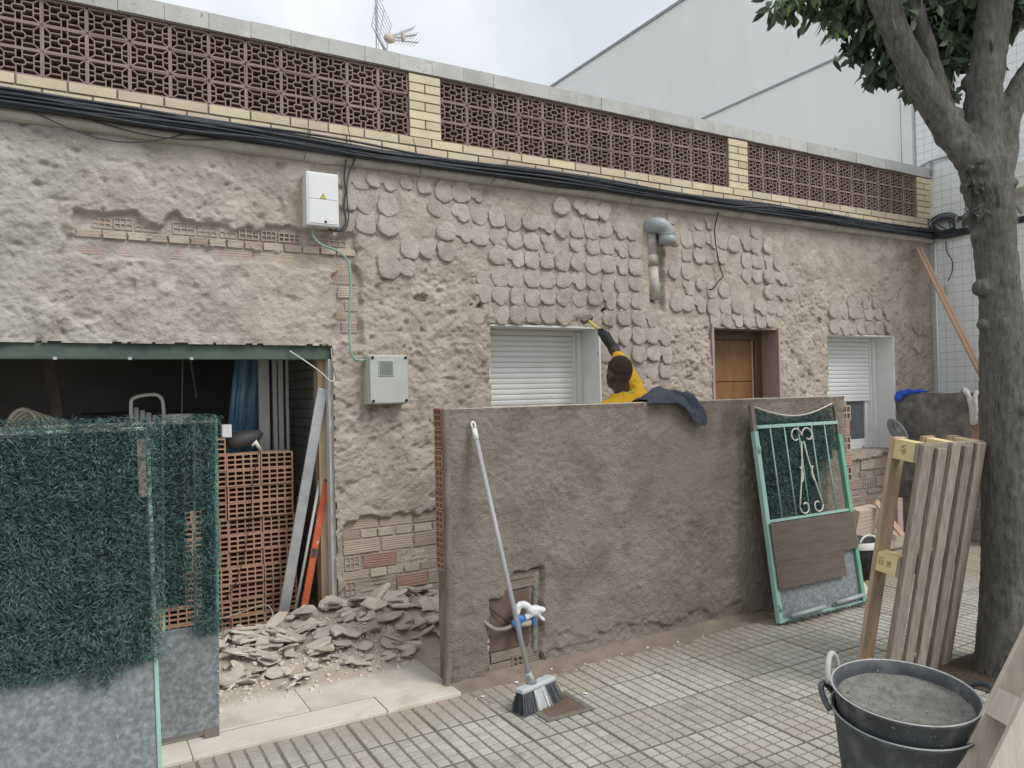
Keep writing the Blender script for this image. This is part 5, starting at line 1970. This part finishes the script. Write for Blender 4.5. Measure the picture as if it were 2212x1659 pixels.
tag(b.build('paper_sack', 'sack'), 'scrap of white and yellow sack behind the leaning gate', 'sack')

# ================================================================== RUBBER TUBS with cement, near camera
BC = (2.53, 1.68, 0)
tb = empty('mortar_tub', (BC[0], BC[1], 0))
tag(tb, 'two nested black rubber tubs of cement on the pavement by the tree', 'tub')


def tub_shell(name, z0, h, rt_, rb, mat):
    b = MB()
    b.lathe([(.0001, z0), (rb, z0), (rb + (rt_ - rb) * .5, z0 + h * .5), (rt_ - .004, z0 + h - .02), (rt_ + .006, z0 + h - .008), (rt_ + .006, z0 + h), (rt_ - .006, z0 + h), (rt_ - .012, z0 + h - .03), (rb + .0, z0 + .02), (.0001, z0 + .02)], (BC[0], BC[1], 0), 48)
    return b.build(name, mat, tb, True)


tub_shell('outer_tub', .004, .375, .232, .178, 'rubber')
tub_shell('inner_tub', .085, .375, .232, .172, 'rubber')
b = MB()
n, mrad = 48, 14
rng = np.random.default_rng(5)
for j in range(mrad + 1):
    r = .2185 * j / mrad
    for i in range(n):
        a = 2 * math.pi * i / n
        b.v.append((BC[0] + r * math.cos(a), BC[1] + r * math.sin(a), .398 + .018 * (j / mrad) ** 2 + .014 * (float(fbm(np.array([r * math.cos(a) + 3]), np.array([r * math.sin(a) + 3]), 14, 3, 2)[0]) - .5)))
for j in range(mrad):
    for i in range(n):
        b.f.append((j * n + i, j * n + (i + 1) % n, (j + 1) * n + (i + 1) % n, (j + 1) * n + i))
b.mi = [0] * len(b.f)
b.build('cement', 'cement', tb, True)
b = MB().lathe([(.2392, .4595), (.2392, .4618), (.2335, .4618), (.2315, .457)], (BC[0], BC[1], 0), 48)
b.build('dusty_rim', 'rim_dust', tb, True)
b = MB().lathe([(.2392, .379), (.2392, .3815), (.234, .3815)], (BC[0], BC[1], 0), 48)
b.build('dusty_rim', 'rim_dust', tb, True)


def handle(ang, z, outw, h, mat, name='grip'):
    rdir = Vector((math.cos(ang), math.sin(ang), 0))
    tdir = Vector((-math.sin(ang), math.cos(ang), 0))
    c = Vector((BC[0], BC[1], z)) + rdir * .235
    pts = []
    for t in np.linspace(0, math.pi, 15):
        pts.append(c + tdir * (.072 * math.cos(t)) + rdir * (outw * math.sin(t)) + Vector((0, 0, h * math.sin(t))))
    b = MB().tube(pts, .0105, 8)
    return b.build(name, mat, tb, True)


viewr = Vector((rt.x, rt.y, 0)).normalized()
angR = math.atan2(viewr.y, viewr.x)
handle(angR + math.pi - .62, .452, .012, .075, 'rim_dust')
handle(angR + math.pi - .45, .372, .035, .05, 'rubber')
handle(angR - .15, .452, .050, .03, 'rubber')
handle(angR - .25, .372, .075, .02, 'rubber')

tb.rotation_euler = Matrix.Rotation(R(6), 4, viewr).to_euler()
tb.location.z = .018
# ================================================================== TREE
tree = empty('street_tree', (4.30, 2.20, 0))
tag(tree, 'knobbly grey street tree with pollarded limbs at the right edge', 'tree')
b = MB()
TP = [(4.32, 2.20, -.1), (4.35, 2.215, .15), (4.385, 2.23, .5), (4.40, 2.235, .9), (4.405, 2.235, 1.3), (4.395, 2.24, 1.7), (4.392, 2.25, 2.0), (4.368, 2.26, 2.3), (4.345, 2.27, 2.6), (4.32, 2.28, 2.75)]
TR = [.20, .17, .145, .137, .135, .12, .102, .105, .124, .125]
b.tube(TP, TR, 18)
rk = random.Random(3)
for k in range(18):
    i = rk.randint(1, 8)
    t = rk.random()
    p = Vector(TP[i]).lerp(Vector(TP[min(i + 1, 9)]), t)
    a = rk.random() * 6.28
    r = TR[i] * .88
    b.ball(p + Vector((math.cos(a) * r, math.sin(a) * r, 0)), rk.uniform(.022, .045), 10, 7)
for (z, s) in ((2.62, .085), (2.70, .08), (2.35, .05), (2.06, .05), (1.86, .03)):
    b.ball((4.275, 2.285, z), s, 10, 8)
LIMBS = []


# limbs: measured sizes, spreading from the pollard head
L1 = [(4.27, 2.29, 2.72), (4.22, 2.385, 2.92), (4.10, 2.46, 3.16), (4.0, 2.52, 3.41), (3.90, 2.57, 3.67), (3.75, 2.65, 4.05)]
L2 = [(4.27, 2.31, 2.75), (4.24, 2.40, 2.95), (4.22, 2.45, 3.16), (4.18, 2.50, 3.45), (4.12, 2.58, 3.9)]
L3 = [(4.33, 2.27, 2.72), (4.37, 2.31, 2.98), (4.40, 2.29, 3.28), (4.45, 2.26, 3.66), (4.50, 2.22, 4.1)]
L4 = [(4.36, 2.24, 2.66), (4.455, 2.25, 2.82), (4.48, 2.24, 2.99), (4.58, 2.19, 3.2), (4.75, 2.08, 3.5)]
for L_, r0, r1 in ((L1, .085, .066), (L2, .062, .045), (L3, .095, .085), (L4, .085, .06)):
    pts = curve_pts(L_, 5)
    b.tube(pts, [r0 + (r1 - r0) * i / (len(pts) - 1) for i in range(len(pts))], 14)
    for k in range(5):
        p = pts[rk.randint(1, len(pts) // 2)]
        b.ball(p + Vector((rk.uniform(-.05, .05), rk.uniform(-.05, .05), 0)), r0 * .62, 9, 7)
o = b.build('trunk', 'bark', tree)
remesh(o, .011, 2, (.016, .06))


def leaves(name, mat, centres, n, parent, seed, size=(.07, .12)):
    rng = np.random.default_rng(seed)
    C_ = np.array(centres)
    idx = rng.integers(0, len(C_), n)
    base = C_[idx, :3] + rng.normal(0, 1, (n, 3)) * C_[idx, 3:4] * np.array([1, 1, .55])
    d = np.stack([rng.normal(0, .55, n), rng.normal(0, .55, n), -np.abs(rng.normal(.75, .4, n))], 1)
    d /= np.linalg.norm(d, axis=1)[:, None]
    side = np.cross(d, rng.normal(0, 1, (n, 3)))
    side /= np.linalg.norm(side, axis=1)[:, None]
    nn = np.cross(side, d)
    L_ = rng.uniform(*size, n)[:, None]
    w_ = L_ * rng.uniform(.17, .24, n)[:, None]
    p0 = base
    p1 = base + d * L_ * .3 + side * w_ + nn * L_ * .06
    p2 = base + d * L_ * .3 - side * w_ + nn * L_ * .06
    p3_ = base + d * L_ * .65 + side * w_ * .8
    p4 = base + d * L_ * .65 - side * w_ * .8
    p5 = base + d * L_ - nn * L_ * .08
    pm = base + d * L_ * .48
    V_ = np.stack([p0, p1, p2, p3_, p4, p5, pm], 1).reshape(-1, 3)
    I_ = np.arange(n)[:, None] * 7
    T_ = np.concatenate([I_ + np.array([q]) for q in ([0, 1, 6], [0, 6, 2], [1, 3, 6], [2, 6, 4], [3, 5, 6], [4, 6, 5])])
    o = npmesh(name, V_, T_, mat, parent, smooth=False)
    o['kind'] = 'stuff'
    return o


cl = []
rk = random.Random(8)
# crown volume: overlapping clumps (centre, radius, count)
for (c_, r_, n_) in (((3.82, 2.98, 3.92), (.14, .16, .10), 7), ((4.02, 2.86, 3.82), (.16, .2, .12), 15), ((4.18, 2.77, 3.74), (.15, .2, .14), 18),
                     ((4.34, 2.70, 3.58), (.14, .2, .20), 26), ((4.50, 2.60, 3.56), (.14, .2, .20), 26), ((4.60, 2.52, 3.68), (.14, .2, .16), 18), ((4.85, 2.36, 3.80), (.16, .2, .12), 14),
                     ((4.4, 2.65, 3.95), (.5, .4, .15), 30), ((4.2, 2.3, 4.4), (.8, .7, .35), 46), ((4.8, 2.0, 4.3), (.6, .5, .3), 24)):
    for k in range(n_):
        cl.append((c_[0] + r_[0] * rk.uniform(-1, 1), c_[1] + r_[1] * rk.uniform(-1, 1), c_[2] + r_[2] * rk.uniform(-1, 1), .055))
for (x_, y_, z_) in ((4.23, 2.55, 3.30), (4.20, 2.58, 3.36), (4.28, 2.56, 3.22), (4.33, 2.55, 3.28), (4.38, 2.5, 3.22)):
    cl.append((x_, y_, z_, .035))
leaves('crown', 'leaf', cl, 5600, tree, 21, (.06, .13))
leaves('young_leaves', 'leaf_pale', [(3.72, 2.96, 3.80, .05), (3.66, 3.0, 3.84, .05), (3.95, 2.86, 3.62, .03), (4.45, 2.6, 3.26, .03)], 46, tree, 22, (.05, .08))
# tufts sprouting from the trunk
leaves('sprouts', 'bark', [(4.21, 2.27, 2.48, .03), (4.19, 2.27, 2.62, .025), (4.20, 2.26, 2.72, .02)], 50, tree, 23, (.05, .09))
# pit
MB().box(3.92, 4.75, 1.75, 2.47, -.012, .004).build('tree_pit', 'soil', tree)
# ================================================================== PALLETS
def pallet(name, origin, rotm, label, woods, marks=True):
    """EUR-like pallet: x = width .8, y = thickness (deck at y=0, back boards at y=.135), z = length 1.2; origin bottom corner"""
    root = empty(name, origin)
    root.rotation_euler = rotm.to_euler()
    tag(root, label, 'pallet', 'wooden pallets beside the tree')
    wd, bl, bk = woods

    def part(nm, x0, x1, y0, y1, z0, z1, mat, bev=.003, jit=.002):
        o = MB().box(x0, x1, y0, y1, z0, z1, jit).build(nm, mat, root, loc=(0, 0, 0), bevel=bev)
        return o
    L_ = 1.215
    decks = [(0, .115), (.17, .275), (.33, .435), (.49, .595), (.655, .76)]
    for k, (a, c) in enumerate(decks):
        part('deck_board', a, c, 0, .021, 0, L_ - random.uniform(0, .03), wd)
    for z in (0, .555, 1.112):
        part('cross_board', .0, .80, .0225, .041, z + .002, z + .098, wd)
        for x in (.0, .3525, .70):
            part('block', x + .002, x + .098, .0425, .147, z + .003, z + .097, bl, .002, .001)
    for x in (.0, .33, .66):
        part('back_board', x, x + .14, .1485, .170, 0, L_, bk)
    return root


def place(ax, ay, az):
    return Matrix((Vector(ax).normalized(), Vector(ay).normalized(), Vector(az).normalized())).transposed()


az = Vector((.055, -.155, 1)).normalized()
ax = Vector((1, .10, 0)).normalized()
ax = (ax - az * ax.dot(az)).normalized()
ay = az.cross(ax)
pal1 = pallet('wooden_pallet', (3.505, 2.39, .004), place(ax, ay, az), 'weathered wooden pallet standing upright and leaning on the tree trunk', ('wood_weathered', 'wood_block', 'wood_raw'))
pal1.scale = (.90, 1.0, 1.045)


def text3d(body, size, loc, rot, mat, parent, name='printed_mark'):
    cu = bpy.data.curves.new(name, 'FONT')
    cu.body = body
    cu.size = size
    cu.extrude = .0003
    tmp = bpy.data.objects.new(name, cu)
    COL.objects.link(tmp)
    dg = bpy.context.evaluated_depsgraph_get()
    me = bpy.data.meshes.new_from_object(tmp.evaluated_get(dg))
    bpy.data.objects.remove(tmp)
    me.materials.clear()
    me.materials.append(MATS[mat])
    o = bpy.data.objects.new(name, me)
    COL.objects.link(o)
    o.parent = parent
    o.location = loc
    o.rotation_euler = rot
    return o


# stamps on the left ends of the blocks (face x = 0 of the pallet), turned on their side as the pallet stands
M('stamp', [(.28, .20, .09)], 5, .8, 0)
mrot = Matrix((Vector((0, 0, -1)), Vector((0, -1, 0)), Vector((-1, 0, 0)))).transposed().to_euler()
text3d('VP', .042, (-.0008, .113, 1.112 + .080), mrot, 'stamp', pal1)
text3d('122', .03, (-.0008, .132, .555 + .082), mrot, 'stamp', pal1)
text3d('80', .03, (-.0008, .092, .555 + .068), mrot, 'stamp', pal1)

az = Vector((.50, -.22, .92)).normalized()
ax = Vector((.75, -.55, -.35)).normalized()
ax = (ax - az * ax.dot(az)).normalized()
ay = az.cross(ax)
pal2 = pallet('wooden_pallet', (2.215, 1.39, .006), place(ax, ay, az), 'pale new wooden pallet leaning at the bottom right corner', ('wood_pale', 'wood_pale', 'wood_pale'))

# ================================================================== WORKER
pr = empty('person', (3.50, 4.40, 0))
tag(pr, 'person in a yellow shirt seen from behind, hammering the wall with raised arm', 'person')
HD = Vector((3.435, 4.38, 1.665))


def blob(parts, name, mat, vox=.011, sm=4, disp=None, parent=pr):
    b = MB()
    for p in parts:
        if p[0] == 't':
            b.tube([Vector(q) for q in p[1]], p[2], 14)
            for q, r in zip(p[1], p[2] if isinstance(p[2], (list, tuple)) else [p[2]] * len(p[1])):
                b.ball(q, r * .995, 12, 8)
        else:
            b.ball(p[1], 1, 18, 12, p[2], p[3] if len(p) > 3 else None)
    o = b.build(name, mat, parent)
    return remesh(o, vox, sm, disp)


SHL, SHR = Vector((3.275, 4.33, 1.395)), Vector((3.655, 4.45, 1.475))
ELR = Vector((3.645, 4.63, 1.755))
WRR = Vector((3.605, 4.70, 1.895))
ELL, WRL = Vector((3.20, 4.40, 1.12)), Vector((3.28, 4.58, .93))
HIP = Vector((3.48, 4.38, .93))
hr_ = Euler((R(-14), R(7), R(14))).to_matrix()
body = blob([
    ('b', HD + Vector((0, .0, .025)), (.081, .100, .108), hr_),
    ('b', HD + Vector((-.006, .045, -.045)), (.064, .070, .075), hr_),
    ('b', HD + Vector((-.092, .012, -.022)), (.016, .026, .036), hr_),
    ('b', HD + Vector((.090, .03, -.015)), (.016, .026, .036), hr_),
    ('b', HD + Vector((-.01, .118, -.02)), (.014, .02, .022), hr_),
    ('t', [(3.462, 4.385, 1.45), (3.455, 4.385, 1.52), HD + Vector((0, .0, -.03))], [.070, .060, .062]),
    ('t', [SHL, (3.46, 4.39, 1.43), SHR], [.066, .09, .066]),
    ('t', [(3.46, 4.39, 1.42), (3.47, 4.385, 1.15), HIP], [.125, .125, .125]),
    ('t', [SHR, ELR, WRR], [.060, .046, .032]),
    ('t', [WRR, WRR + Vector((-.03, .015, .05))], [.032, .036]),
    ('t', [SHL, ELL, WRL], [.056, .045, .03]),
    ('t', [WRL, WRL + Vector((.0, .06, -.05))], [.03, .034]),
    ('t', [HIP + Vector((-.09, 0, 0)), (3.38, 4.42, .50), (3.37, 4.38, .09)], [.085, .06, .04]),
    ('t', [HIP + Vector((.09, 0, 0)), (3.60, 4.45, .50), (3.62, 4.36, .09)], [.085, .06, .04]),
    ('t', [(3.37, 4.36, .05), (3.36, 4.52, .04)], [.04, .035]),
    ('t', [(3.62, 4.34, .05), (3.62, 4.50, .04)], [.04, .035]),
], 'body', 'skin', .0105, 4)
blob([('b', HD + Vector((0, -.004, .032)), (.0815, .0985, .1045), hr_)], 'hair', 'hair', .009, 2)
blob([
    ('t', [(3.30, 4.335, 1.40), (3.46, 4.385, 1.425), (3.63, 4.44, 1.475)], [.082, .105, .084]),
    ('t', [(3.46, 4.385, 1.40), (3.47, 4.38, 1.15), (3.48, 4.38, .92)], [.148, .150, .150]),
    ('t', [(3.38, 4.36, 1.38), (3.40, 4.36, 1.1)], [.12, .13]),
    ('t', [(3.56, 4.42, 1.42), (3.56, 4.40, 1.1)], [.11, .125]),
    ('t', [(3.645, 4.45, 1.485), (3.655, 4.55, 1.62), ELR + Vector((.0, -.0, .0)), ELR.lerp(WRR, .25)], [.088, .078, .068, .060]),
    ('t', [SHL, ELL.lerp(SHL, .45)], [.082, .075]),
], 'shirt', 'shirt', .0095, 2, (.026, .045))
b = MB()
b.tube([Vector((3.46, 4.383, 1.520)) + Vector((.074 * math.cos(t), .072 * math.sin(t), .018 * math.cos(t) - .004 * math.sin(t))) for t in np.linspace(0, 2 * math.pi, 24)], .0075, 6, False)
b.build('collar', 'collar_green', pr, True)
blob([
    ('t', [HIP + Vector((0, 0, .03)), HIP + Vector((0, 0, -.08))], [.152, .145]),
    ('t', [HIP + Vector((-.085, 0, -.03)), (3.38, 4.42, .50), (3.37, 4.38, .10)], [.105, .085, .075]),
    ('t', [HIP + Vector((.085, 0, -.03)), (3.60, 4.45, .50), (3.62, 4.36, .10)], [.105, .085, .075]),
], 'trousers', 'trouser', .014, 3, (.02, .08))
blob([('t', [(3.37, 4.33, .06), (3.36, 4.54, .045)], [.055, .05]), ('t', [(3.62, 4.31, .06), (3.62, 4.52, .045)], [.055, .05])], 'shoes', 'ink', .012, 2)
# gloved right hand with fingers round the handle
HH = Vector((3.562, 4.735, 1.985))
hax = Vector((-.30, .66, .62)).normalized()       # handle axis towards the hammer head
hn = hax.cross(Vector((0, -1, .2))).normalized()
hm = hn.cross(hax).normalized()
gp = [('t', [WRR + Vector((.02, -.005, -.025)), WRR + Vector((-.01, .004, .02)), HH + Vector((.012, -.012, -.022))], [.040, .040, .044])]
for k in range(4):
    c = HH + hax * (-.032 + .022 * k)
    fl = (.9, 1.0, .97, .85)[k]
    gp.append(('t', [c + (hn * math.cos(t) + hm * math.sin(t)) * (.026 * fl) for t in np.linspace(-2.2, 1.4, 6)], [.0125, .012, .0115, .011, .0105, .0095]))
gp.append(('t', [HH + hn * -.02 + hm * -.024 + hax * -.02, HH + hm * -.034 + hax * .02, HH + hn * .018 + hm * -.028 + hax * .042], [.014, .0125, .0105]))
gl = blob(gp, 'glove', 'glove', .0065, 2)
blob([('t', [WRR + Vector((.03, -.008, -.045)), WRR + Vector((.014, -.004, -.02))], [.045, .044])], 'glove_cuff', 'glove_band', .008, 2)
gl2 = blob([('t', [WRL, WRL + Vector((.0, .06, -.05)), WRL + Vector((.0, .08, -.10))], [.038, .042, .03])] + [('t', [WRL + Vector((-.03 + .02 * k, .075, -.09)), WRL + Vector((-.03 + .02 * k, .09, -.15 + .01 * abs(k - 1)))], [.011, .009]) for k in range(4)] + [('t', [WRL + Vector((.02, .05, -.05)), WRL + Vector((.05, .08, -.09))], [.013, .01])], 'glove', 'glove', .008, 2)
hmr = empty('hammer', tuple(HH))
tag(hmr, 'club hammer with yellow and black handle held against the wall', 'hammer')
hmr.location = HH
e0 = HH - hax * .065
MB().tube([e0, HH + hax * .055], .015, 10).build('grip', 'glove', hmr, True)
MB().tube([HH + hax * .055, HH + hax * .175], .0125, 10).build('shaft', 'hammer_yellow', hmr, True)
c = HH + hax * .192
b = MB()
cross_ = hax.cross(Vector((0, 1, 0))).normalized()
oth = hax.cross(cross_).normalized()
b.obox(c, cross_ * .052, oth * .02, hax * .022)
b.build('head', 'iron', hmr, bevel=.005)

# ------------------------------------------------------------------ jacket over the wall
top = FH + .006
nu, nv = 70, 90
JV = []
for iu in range(nu + 1):
    u = iu / nu
    lift = .012 + .075 * math.exp(-((u - .42) / .20) ** 2) * (1 - .3 * u) + .018 * math.exp(-((u - .78) / .12) ** 2)
    hang = .012 + .15 * min(1, max(0, (u - .40) / .38)) ** 1.3 - .05 * max(0, (u - .90) / .10)
    hb = .05 + .17 * math.sin(math.pi * min(1, u + .1))
    path = curve_pts([(0, 3.822, top - hb), (0, 3.812, top - hb * .45), (0, 3.79, top + lift * .35), (0, 3.735, top + lift), (0, 3.675, top + lift * .55 + .004), (0, 3.640, top - .012 - hang * .12), (0, 3.622, top - hang * .55), (0, 3.616, top - hang)], 12)
    for iv in range(nv + 1):
        v = iv / nv
        k = v * (len(path) - 1)
        k0 = min(int(k), len(path) - 2)
        p = path[k0].lerp(path[k0 + 1], k - k0)
        x = 3.075 + .40 * u + .085 * max(0, v - .45) * (u ** .7) * 1.3 - .02 * (1 - u) * abs(v - .6)
        JV.append((x, p.y, p.z, u, v))
JA = np.array(JV)
s1 = JA[:, 3] * 5.2 - JA[:, 4] * 2.6
fold = np.abs(2 * vn(s1 + 3 * vn(JA[:, 3] * 3, JA[:, 4] * 3, 1), JA[:, 4] * 1.6, 2) - 1) ** .8
fold2 = vn(JA[:, 3] * 13 + 2, JA[:, 4] * 7 - JA[:, 3] * 5, 4)
off = .042 * (1 - fold) + .014 * fold2
edge = np.clip(np.minimum(JA[:, 3], 1 - JA[:, 3]) / .06, .25, 1)
JA[:, 1] -= off * edge * np.clip((JA[:, 4] - .35) / .3, -1, 1) * .8
JA[:, 2] += off * edge * np.clip(1 - np.abs(JA[:, 4] - .48) / .30, 0, 1)
JA[:, 0] += (fold2 - .5) * .02 + (vn(JA[:, 3] * 0 + 1, JA[:, 4] * 9, 6) - .5) * .03 * (JA[:, 3] < .12)
I = np.arange((nu + 1) * (nv + 1)).reshape(nu + 1, nv + 1)
F = np.stack([I[:-1, :-1], I[1:, :-1], I[1:, 1:], I[:-1, 1:]], -1).reshape(-1, 4)
jk = npmesh('jacket', JA[:, :3], F, 'jacket')
so = jk.modifiers.new('solidify', 'SOLIDIFY')
so.thickness = .006
so.offset = 1
tag(jk, 'dark navy jacket thrown over the top of the front wall', 'jacket')

# ================================================================== ANTENNA on the roof
an = empty('antenna', (2.61, 7.0, 3.2))
tag(an, 'television aerial on a mast rising behind the parapet', 'antenna')
ax0 = Vector((2.612, 7.0, 3.2))
MB().tube([ax0, (2.605, 7.0, 5.75)], .014, 8).build('mast', 'metal_antenna', an, True)
d1 = Vector((.86, .30, .40)).normalized()
c0 = Vector((2.64, 7.0, 5.02))
for k in (-1, 0, 1):
    st = c0 + d1 * .06
    dd = (d1 + Vector((0, 0, .17 * k))).normalized()
    MB().tube([st, st + dd * .46], .006 if k else .009, 6).build('boom', 'metal_antenna', an, True)
    for q in range(9):
        p = st + dd * (.08 + .045 * q)
        MB().tube([p + Vector((.02, -.045, .02)), p - Vector((.02, -.045, .02))], .0022, 5).build('element', 'metal_antenna', an)
b = MB()
b.ball(c0 + d1 * .13, .055, 10, 7, (1.1, .7, .9))
b.build('dipole_box', 'antenna_tan', an, True)
b = MB()
b.ball(c0 + d1 * .32, .05, 10, 7, (.45, .5, 1.2))
b.build('spacer', 'antenna_tan', an, True)
for sgn in (1, -1):
    for k in range(8):
        off = Vector((.03 * k * (.3 if sgn > 0 else 1.0), 0, sgn * .045 * k))
        p = c0 + Vector((-.02, 0, 0)) + off
        MB().tube([p + Vector((-.11, -.12, .06)), p + Vector((.13, .14, -.07))], .0025, 5).build('reflector_rod', 'metal_antenna', an)
    for e_ in (Vector((-.11, -.12, .06)), Vector((.13, .14, -.07)), Vector((.01, .01, 0))):
        a_ = c0 + Vector((-.02, 0, 0)) + e_
        MB().tube([a_, a_ + Vector((.21 * (.3 if sgn > 0 else 1.0), 0, sgn * .315))], .0045, 5).build('reflector_frame', 'metal_antenna', an)
for k in range(3):
    MB().tube([(2.38, 7.0, 5.42 + .02 * k), (2.70, 7.05, 5.445 + .02 * k)], .004, 5).build('upper_rod', 'metal_antenna', an)
MB().tube([(2.38, 7.0, 5.40), (2.38, 7.0, 5.55)], .005, 5).build('upper_post', 'metal_antenna', an)
